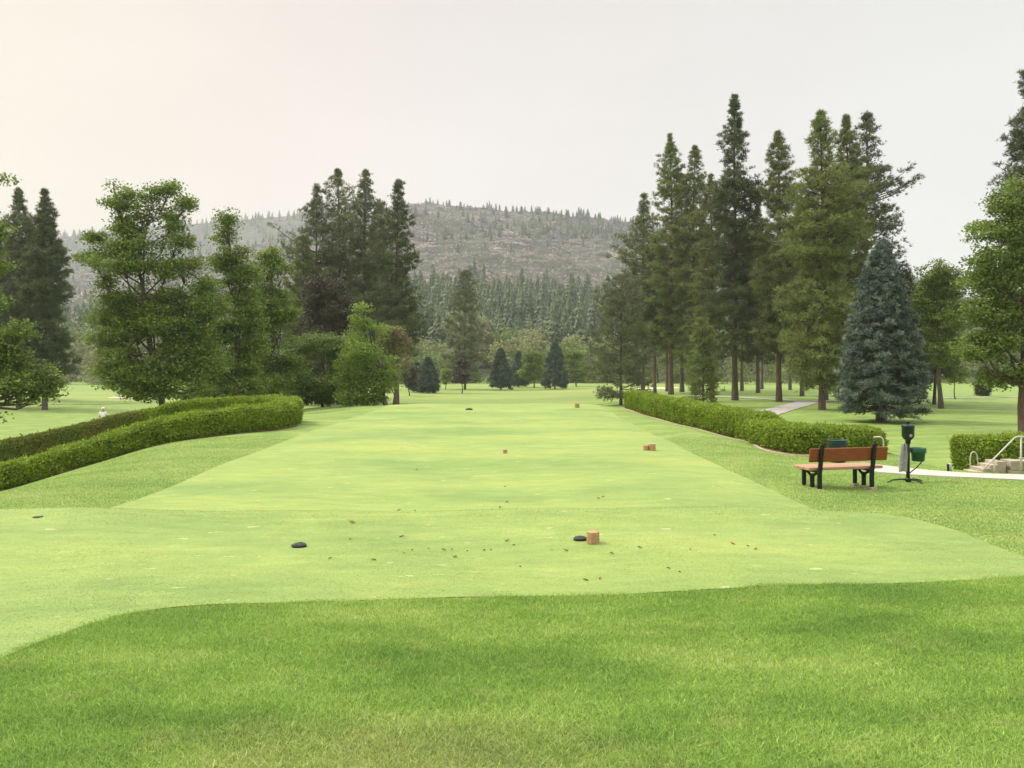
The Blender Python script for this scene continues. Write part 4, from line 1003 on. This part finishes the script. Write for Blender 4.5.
# ------------------------------------------------------------------ bench
def flat(x, y, z=0): return (x, y, z)
by_ = 14.2; bx_ = px(844.5, by_)
B = thing('park_bench', 'wooden park bench with black iron supports seen from behind on the right lawn', 'bench', (bx_, by_, g1(bx_, by_) + .035), rad(13)); B.scale = (.98, .91, .94)
# local: +Y = the way the sitter faces (away from the viewer), X = along the bench
bm = bmesh.new(); box_bm(bm, (0.05, -.055, .66), (1.66, .04, .27), .012, Matrix.Rotation(rad(8), 3, 'X')); bm_obj('backrest', bm, M_wood, B)
for (yy, zz) in ((.10, .385), (.285, .385), (.47, .385)):
    bm = bmesh.new(); box_bm(bm, (.05, yy, zz), (1.60, .172, .06), .018); bm_obj('seat_board', bm, M_wood_t, B)
for sx in (-.56, .56):
    bm = bmesh.new()
    box_bm(bm, (sx, -.045, .18), (.08, .05, .42), .01)                     # rear leg
    box_bm(bm, (sx, -.095, .61), (.08, .045, .52), .01, Matrix.Rotation(rad(8), 3, 'X'))   # leaning upright
    lathe_bm(bm, [(.0, .85), (.03, .85), (.034, .87), (.022, .89), (.03, .91), (.001, .925)], 12, (sx, -.13, 0))
    box_bm(bm, (sx, .25, .335), (.07, .66, .05), .01)                      # seat rail
    box_bm(bm, (sx, .48, .16), (.07, .055, .34), .01)                      # front leg
    box_bm(bm, (sx, .20, .13), (.07, .06, .28), .01)                       # middle leg
    tube_bm(bm, [(sx, .20, .20), (sx, .12, .27), (sx, -.04, .33)], .026, 8)
    tube_bm(bm, [(sx, .20, .20), (sx, .30, .27), (sx, .42, .33)], .026, 8)
    for zb in (.58, .74):
        tube_bm(bm, [(sx, -.13 - (zb - .61) * .14, zb), (sx, -.12 - (zb - .61) * .14, zb)], .013, 8)
    fr_ = bm_obj('support', bm, M_black, B)
    for yy in (-.045, .20, .48):
        bm = bmesh.new(); box_bm(bm, (sx, yy, -.06), (.12, .12 if yy < 0 else .10, .13), .008); bm_obj('footing', bm, M_stone, fr_)

# ------------------------------------------------------------------ ball washer with bin, towel
wx, wy = px(908, 15.2), 15.2; wz = g1(wx, wy)
W = thing('ball_washer', 'dark green golf ball washer on a black post beside the concrete path', 'ball washer', (wx, wy, wz))
bm = bmesh.new(); tube_bm(bm, [(0, 0, -.02), (0, 0, .80)], .034, 14); bm_obj('post', bm, M_black, W, True)
bm = bmesh.new(); lathe_bm(bm, [(.035, .76), (.05, .78), (.05, .83), (.075, .85), (.11, .895), (.114, .91), (.116, 1.085), (.12, 1.09), (.12, 1.10)], 24); wb = bm_obj('washer_tub', bm, M_dgreen, W, True)
bm = bmesh.new(); lathe_bm(bm, [(.124, 1.10), (.124, 1.118), (.10, 1.135), (.05, 1.145), (.022, 1.148), (.018, 1.165), (.034, 1.18), (.036, 1.20), (.018, 1.22)], 24); bm_obj('lid', bm, M_dgreen, W, True)
bm = bmesh.new(); box_bm(bm, (0, -.105, .93), (.05, .03, .06), .008); bm_obj('latch', bm, M_towel, wb)
bm = bmesh.new()
for a in (178, 300, 60, 2):
    c, s_ = math.cos(rad(a)), math.sin(rad(a)); e_ = 1.1 if a == 178 else .9
    tube_bm(bm, [(0, 0, .055), (c * .12, s_ * .12, .06), (c * .27 * e_, s_ * .27 * e_, .045), (c * .38 * e_, s_ * .38 * e_, -.02)], [.018, .016, .014, .012], 8)
lathe_bm(bm, [(.05, .02), (.06, .05), (.04, .09)], 12); bm_obj('base', bm, M_black, W, True)
bm = bmesh.new(); tube_bm(bm, [(.03, 0, .18), (.18, 0, .30), (.285, 0, .42), (.292, 0, .60)], .011, 8); tube_bm(bm, [(0.02, 0, .66), (.09, 0, .665)], .012, 8); bm_obj('bracket', bm, M_black, W, True)
bm = bmesh.new(); lathe_bm(bm, [(.108, .40), (.115, .41), (.128, .56), (.144, .565), (.148, .575), (.146, .655), (.140, .66), (.132, .63), (.118, .45), (.0, .44)], 26, (.20, 0, .02)); bm_obj('bucket', bm, M_green, W, True)
bm = bmesh.new(); nx_, nz_ = 9, 22; g_ = []
for j in range(nz_):
    r_ = []
    f = j / (nz_ - 1)
    for i in range(nx_):
        u = i / (nx_ - 1) - .5; w_ = .05 + .085 * min(1, f * 2.2)
        r_.append(bm.verts.new((u * w_ * 1.2 - .012 * f, .022 * math.sin(u * 11 + f * 2) * (1 - .3 * f), .78 - .56 * f - .02 * abs(u))))
    g_.append(r_)
for a, b in zip(g_, g_[1:]):
    for i in range(nx_ - 1): bm.faces.new((a[i], a[i + 1], b[i + 1], b[i]))
tw = bm_obj('towel', bm, M_towel, None, True); tw.modifiers.new('thick', 'SOLIDIFY').thickness = .012
tw.location = (wx - .095, wy - .02, wz); tag(tw, 'grey towel hanging from the side of the ball washer', 'towel')

# green barrel behind the bench
rx2, ry2 = px(837.5, 18.6), 18.6
Bn = thing('litter_barrel', 'open green litter barrel between the bench back and the low hedge', 'barrel', (rx2, ry2, g1(rx2, ry2) + .02)); Bn.scale = (.88, .88, .86)
bm = bmesh.new(); lathe_bm(bm, [(.20, 0), (.22, .02), (.232, .25), (.235, .27), (.232, .29), (.25, .52), (.255, .60), (.235, .60), (.21, .06), (.0, .05)], 28); bm_obj('drum', bm, M_dgreen, Bn, True)
bm = bmesh.new(); 
ring = [(math.cos(a) * .258, math.sin(a) * .258, .605) for a in np.linspace(0, 2 * math.pi, 29)]
tube_bm(bm, ring, .016, 8, False); bm_obj('rim', bm, M_green, Bn, True)

# ------------------------------------------------------------------ handrails and stone steps
hx, hy = px(878, 20.0), 20.0; hz_ = g1(hx, hy)
H = thing('handrail', 'white handrail end curving down at the end of the low hedge behind the bench', 'handrail', (hx, hy, hz_))
bm = bmesh.new(); pts = [(-.05, .12, .50)] + [(-.01 + .13 * math.sin(a), -.05, .40 + .13 * math.cos(a)) for a in np.linspace(0.1, math.pi / 2, 7)] + [(.12, -.05, -.05)]
tube_bm(bm, pts, .02, 10); bm_obj('rail', bm, M_white, H, True)
bm = bmesh.new(); lathe_bm(bm, [(.05, 0), (.05, .015), (.03, .02)], 14, (.12, -.05, 0)); bm_obj('flange', bm, M_white, H)

# steps: each tread is a stone slab, cheek wall of blocks behind
sx0, sy0 = px(975, 18.0), 18.0
St = thing('stone_steps', 'tan stone steps with stepped side wall beyond the concrete path', 'steps', (sx0, sy0, -.60))
for i in range(5):
    bm = bmesh.new(); box_bm(bm, (.12 + i * .20, .55 + .04 * i, -.25 + .038 * i), (.215, .5, .60 + .076 * i), .02); bm_obj('step', bm, M_stone, St)
bm = bmesh.new()
for i in range(6):
    h_ = .66 - .05 * max(0, i - 1); w_ = .30
    for k_ in range(4):
        box_bm(bm, (1.06 + .15 + i * (w_ + .006) + (.05 if k_ % 2 else 0), .62, -.43 + .232 * k_ - .012 * i), (w_, .42, .226), .02)
bm_obj('cheek_wall', bm, M_stone, St)
for i in range(4):
    bm = bmesh.new(); box_bm(bm, (-.25 + .0, .6 + i * .34, -.10 - .15 * i), (1.0, .36, .14), .015); bm_obj('tread', bm, M_stone, St)
H2 = thing('handrail', 'pale metal handrail sloping down to the stone steps at the right edge', 'handrail', (px(993, 17.2), 17.2, g1(px(993, 17.2), 17.2)))
def q(x, y, dy=0): return (px(x, 17.2) - H2.location.x, dy, pz(y, 17.2) - H2.location.z)
bm = bmesh.new(); tube_bm(bm, [q(1060, 437), q(1018, 436.5), q(1015, 437.5), q(994, 458.5), q(982, 471)], .016, 10); bm_obj('rail', bm, M_white, H2, True)
bm = bmesh.new(); tube_bm(bm, [q(1060, 459), q(1019, 458)], .016, 10); bm_obj('rail', bm, M_white, H2, True)
for xx, yt in ((1021, 437), (994.5, 459), (1056, 437)):
    bm = bmesh.new(); a = q(xx, yt); tube_bm(bm, [a, (a[0], a[1], -.03)], .018, 10); bm_obj('post', bm, M_white, H2, True)
H3 = thing('handrail', 'small hooped handrail on the far side of the stone steps', 'handrail', (px(971, 18.9), 18.9, -.62))
bm = bmesh.new(); tube_bm(bm, [(-.02, 0, -.3), (-.02, 0, .42), (.0, 0, .52), (.06, 0, .57), (.12, 0, .54), (.17, .02, .42), (.20, .05, .15)], .013, 8); bm_obj('rail', bm, M_white, H3, True)
mx_, my_ = px(950, 17.55), 17.55
Mp = thing('marker_post', 'short white marker post on the far edge of the concrete path', 'marker post', (mx_, my_, g1(mx_, my_)))
bm = bmesh.new(); lathe_bm(bm, [(.035, 0), (.035, .16), (.028, .18), (.0, .185)], 12); bm_obj('stake', bm, M_white, Mp, True)
bm = bmesh.new(); box_bm(bm, (-.045, 0, .08), (.03, .05, .17), .006); bm_obj('side_plate', bm, M_black, Mp)

# ------------------------------------------------------------------ tee markers and small things on the tee
def block(label, x, y, s=.13, rz=0.0):
    Y = F * EYE / (y - HY); X = px(x, Y); Y0 = Y
    bm = bmesh.new(); r = bmesh.ops.create_cone(bm, cap_ends=True, segments=8, radius1=s * .56, radius2=s * .54, depth=s)
    bmesh.ops.rotate(bm, cent=(0, 0, 0), matrix=Matrix.Rotation(rad(22.5), 3, 'Z'), verts=bm.verts)
    for v in bm.verts: v.co.x *= 1.0
    bmesh.ops.bevel(bm, geom=list(bm.edges), offset=.005, segments=1, affect='EDGES')
    o = bm_obj('tee_marker', bm, M_block); o.location = (X, Y0, g1(X, Y0) + s / 2 + .004); o.rotation_euler = (0, 0, rz)
    return tag(o, label, 'tee marker')
def lump(label, x, y, s=.085):
    Y = F * EYE / (y - HY); X = px(x, Y)
    bm = bmesh.new(); bmesh.ops.create_icosphere(bm, subdivisions=3, radius=1)
    for v in bm.verts:
        n_ = noise.noise(v.co * 2.2 + Vector((x, 0, 0))) * .18; v.co *= 1 + n_; v.co.z = max(v.co.z, -.4)
        v.co = Vector((v.co.x * s, v.co.y * s * .8, v.co.z * s * .42))
    o = bm_obj('tee_marker', bm, M_blacktee, None, True); o.location = (X, Y, g1(X, Y) + .022)
    return tag(o, label, 'tee marker')
block('octagonal wooden tee marker block beside the dark one, nearest pair on the tee', 593, 545.5, .135, .1)
lump('dark rounded tee marker touching the nearest wooden block', 580.5, 542.5, .082)
lump('dark rounded tee marker alone on the left of the near tee', 299, 546.5, .085)
block('wooden tee marker block, right one of the pair on the middle of the tee', 652, 446.5, .17, .3)
block('pale wooden tee marker touching another block on the middle of the tee', 646, 446.5, .13, .8)
block('lone low wooden tee marker left of the pair on the middle of the tee', 505, 447.5, .10, .2)
block('wooden tee marker block near the far end of the tee', 577, 408.2, .22, .2)
lump('dark tee marker near the far left end of the tee', 469, 409.2, .18)
def on_tee(x, y):
    Y = F * EYE / (y - HY); return px(x, Y), Y
X, Y = on_tee(38, 523)
bm = bmesh.new(); lathe_bm(bm, [(.06, 0), (.062, .006), (.05, .008), (.0, .007)], 20); o = bm_obj('sprinkler_head', bm, M_blacktee, None, True); o.location = (X, Y, g1(X, Y) + .006); tag(o, 'round black sprinkler head set in the grass at the left', 'sprinkler head')
X, Y = px(449, 96), 96.0
bm = bmesh.new(); bmesh.ops.create_uvsphere(bm, u_segments=16, v_segments=10, radius=.2); o = bm_obj('yardage_marker', bm, M_white, None, True); o.location = (X, Y, 2 - (404 - HY) / F * Y + .0)
o.location.z = g1(X, Y) + .12; tag(o, 'white ball shaped marker on the grass beyond the far end of the tee', 'marker')
# fallen leaves
rl = random.Random(8)
for i, (x_, y_) in enumerate([(412, 552), (404, 555), (444, 551), (452, 550.5), (467, 552), (484, 551), (491, 550.5), (514, 546), (507, 542), (455, 558), (428, 549.5), (552, 551), (520, 567), (399, 500), (507, 493), (500, 499), (415, 508), (537, 505), (598, 492),
                              (603, 491), (733, 546), (748, 548), (756, 551), (690, 553), (668, 571), (680, 575), (585, 580), (373, 562), (402, 538), (350, 541), (330, 560), (505, 478), (417, 462), (402, 444), (600, 579), (612, 556), (715, 538), (640, 551), (566, 552), (352, 526)]):
    X, Y = on_tee(x_, y_); s_ = rl.uniform(.014, .034) * (1 if y_ > 530 else 1.5)
    bm = bmesh.new(); a = [bm.verts.new(p_) for p_ in ((-s_, 0, .004), (-.3 * s_, .45 * s_, .012), (.7 * s_, .35 * s_, .010), (1.1 * s_, 0, .004), (.6 * s_, -.4 * s_, .014), (-.4 * s_, -.42 * s_, .008))]
    c = bm.verts.new((0.1 * s_, 0, .002))
    for k in range(6): bm.faces.new((a[k], c, a[(k + 1) % 6]))
    o = bm_obj('fallen_leaf', bm, M_leafbrown); o.location = (X, Y, g1(X, Y) + .014); o.rotation_euler = (rl.uniform(-.3, .3), rl.uniform(-.3, .3), rl.uniform(0, 6))
    tag(o, 'small dry reddish brown leaf lying on the tee', 'leaf', 'dry leaves on the tee')

# ------------------------------------------------------------------ golfer behind the hedge
def person(X, Y):
    J = {'pel': (0, 0, .95), 'wst': (0, .0, 1.08), 'chs': (0, .02, 1.30), 'nek': (0, .05, 1.47), 'hd0': (0, .07, 1.56), 'hd1': (0, .09, 1.70),
         'lsh': (-.19, .03, 1.40), 'lel': (-.27, .10, 1.14), 'lwr': (-.14, .30, 1.0), 'lha': (-.06, .36, .95), 'rsh': (.19, .03, 1.40), 'rel': (.27, .10, 1.14), 'rwr': (.14, .30, 1.0), 'rha': (.05, .36, .95),
         'lhp': (-.10, 0, .90), 'lkn': (-.13, .06, .50), 'lan': (-.15, 0, .09), 'lto': (-.17, .17, .03), 'rhp': (.10, 0, .90), 'rkn': (.13, .06, .50), 'ran': (.15, 0, .09), 'rto': (.17, .17, .03)}
    Rr = {'pel': .15, 'wst': .135, 'chs': .16, 'nek': .06, 'hd0': .085, 'hd1': .09, 'lsh': .075, 'lel': .05, 'lwr': .034, 'lha': .04, 'rsh': .075, 'rel': .05, 'rwr': .034, 'rha': .04,
          'lhp': .10, 'lkn': .065, 'lan': .045, 'lto': .04, 'rhp': .10, 'rkn': .065, 'ran': .045, 'rto': .04}
    E = [('pel', 'wst'), ('wst', 'chs'), ('chs', 'nek'), ('nek', 'hd0'), ('hd0', 'hd1'), ('chs', 'lsh'), ('lsh', 'lel'), ('lel', 'lwr'), ('lwr', 'lha'), ('chs', 'rsh'), ('rsh', 'rel'), ('rel', 'rwr'), ('rwr', 'rha'),
         ('pel', 'lhp'), ('lhp', 'lkn'), ('lkn', 'lan'), ('lan', 'lto'), ('pel', 'rhp'), ('rhp', 'rkn'), ('rkn', 'ran'), ('ran', 'rto')]
    def skinned(name, keys, grow, mat, root, par, lim=None):
        ks = list(keys); me = bpy.data.meshes.new(name)
        me.from_pydata([J[k] for k in ks], [(ks.index(a), ks.index(b)) for a, b in E if a in ks and b in ks], [])
        o = bpy.data.objects.new(name, me); COL.objects.link(o); o.parent = par
        m = o.modifiers.new('skin', 'SKIN'); s = o.modifiers.new('sub', 'SUBSURF'); s.levels = s.render_levels = 2
        for i, k in enumerate(ks):
            sv = me.skin_vertices[0].data[i]; sv.radius = (Rr[k] + grow, Rr[k] + grow); sv.use_root = (k == root)
        me.materials.append(mat); return o
    t = thing('person', 'person in white shirt and white cap on the low fairway behind the left hedge', 'person', (X, Y, g1(X, Y)), rad(20))
    skin = plain('skin', (.45, .28, .2), .6); shirt = plain('white_shirt', (.80, .80, .80), .8); trs = plain('khaki_trousers', (.30, .26, .2), .8)
    skinned('body', J.keys(), 0, skin, 'pel', t)
    skinned('shirt', ['pel', 'wst', 'chs', 'lsh', 'lel', 'rsh', 'rel'], .022, shirt, 'pel', t)
    skinned('trousers', ['pel', 'lhp', 'lkn', 'lan', 'rhp', 'rkn', 'ran'], .018, trs, 'pel', t)
    bm = bmesh.new(); lathe_bm(bm, [(.112, 0), (.115, .04), (.10, .09), (.06, .12), (.0, .13)], 20, (0, .09, 1.66)); box_bm(bm, (0, .23, 1.665), (.15, .13, .015), .005); bm_obj('cap', bm, shirt, t, True)
    return t
person(px(103, 57), 57)

# ------------------------------------------------------------------ grass blades
rgb = np.random.default_rng(5)
def blades(name, label, X, Y, hgt, wid, mat, off=0.0, lean=.5):
    n_ = len(X); Z = G(X, Y) + off
    az = rgb.uniform(0, 2 * math.pi, n_); hh = hgt * rgb.uniform(.55, 1.25, n_); ww = wid * rgb.uniform(.7, 1.3, n_)
    ln = np.abs(rgb.normal(0, lean, n_)) * hh; la = rgb.uniform(0, 2 * math.pi, n_)
    P = np.stack([X, Y, Z], -1); s = np.stack([np.cos(az), np.sin(az), np.zeros(n_)], -1) * ww[:, None] / 2
    tip = P + np.stack([np.cos(la) * ln, np.sin(la) * ln, hh], -1)
    V = np.stack([P - s, P + s, tip], 1).reshape(-1, 3); Fc = np.arange(n_ * 3).reshape(-1, 3)
    pat = np.clip(.5 + rgb.normal(0, .22, n_), 0, 1)
    o = mesh_np(name, V, Fc, mat, v=np.repeat(pat, 3)); o.data.attributes['v'].data.foreach_set('value', np.repeat(pat, 3).astype(np.float32))
    return tag(o, label, 'grass', kind='stuff')
def scatter(n_, y0, y1, m=1.06, pw=1.0):
    u = rgb.uniform(0, 1, n_); Y = (y0 ** pw + u * (y1 ** pw - y0 ** pw)) ** (1 / pw); X = rgb.uniform(-1, 1, n_) * (Y * .667 * m + 2.2)
    return X, Y
X, Y = scatter(1600000, 2.4, 8.3, 1.12, 1.6); k = inside(TEE_S, X, Y) < rgb.normal(0.0, .03, len(X)) + .03 * np.sin(X * 3.1) + .02 * np.sin(X * 7.3 + Y * 5); X, Y = X[k], Y[k]
FP = np.array(FOOT)
def offpath(X, Y):
    d = np.full(len(X), 9.)
    for (x0, y0), (x1, y1) in zip(FP[:-1], FP[1:]):
        dx, dy = x1 - x0, y1 - y0; t = np.clip(((X - x0) * dx + (Y - y0) * dy) / (dx * dx + dy * dy), 0, 1)
        d = np.minimum(d, np.hypot(X - x0 - t * dx, Y - y0 - t * dy))
    return d > .80
blades('rough_grass', 'longer mown grass in the foreground below the tee', X, Y, .024, .0055, M_blade, lean=1.1)
X, Y = scatter(760000, 8.3, 24, 1.06, .6); k = offpath(X, Y) & (inside(TEE_S, X, Y) < rgb.normal(0.0, .02, len(X))); X, Y = X[k], Y[k]
blades('apron_grass', 'mown grass on the banks either side of the tee', X, Y, .018, .014, M_apron, lean=1.2)
X, Y = scatter(520000, 4.0, 14, 1.08, .9); k = (inside(TEE_S, X, Y) > 0) & (rgb.uniform(0, 1, len(X)) < np.clip((14 - Y) / 7, 0, 1)); X, Y = X[k], Y[k]
blades('tee_grass', 'closely mown fine grass of the tee', X, Y, .006, .007, M_teeblade, .006, lean=1.2)

# ------------------------------------------------------------------ smoke haze in the air
mh = bpy.data.materials.new('smoke_haze'); mh.use_nodes = True; t = mh.node_tree
for n in list(t.nodes): t.nodes.remove(n)
o_ = t.nodes.new('ShaderNodeOutputMaterial'); pv = t.nodes.new('ShaderNodeVolumePrincipled')
pv.inputs['Density'].default_value = 0.00024; pv.inputs['Color'].default_value = (.84, .89, .93, 1); pv.inputs['Anisotropy'].default_value = 0.2
pv.inputs['Density Attribute'].default_value = ''
t.links.new(pv.outputs[0], o_.inputs['Volume'])
try: mh.cycles.homogeneous_volume = True
except Exception: pass
bm = bmesh.new(); box_bm(bm, (0, 1600, 215), (7400, 3340, 442))
hz = bm_obj('haze', bm, mh); tag(hz, kind='stuff')
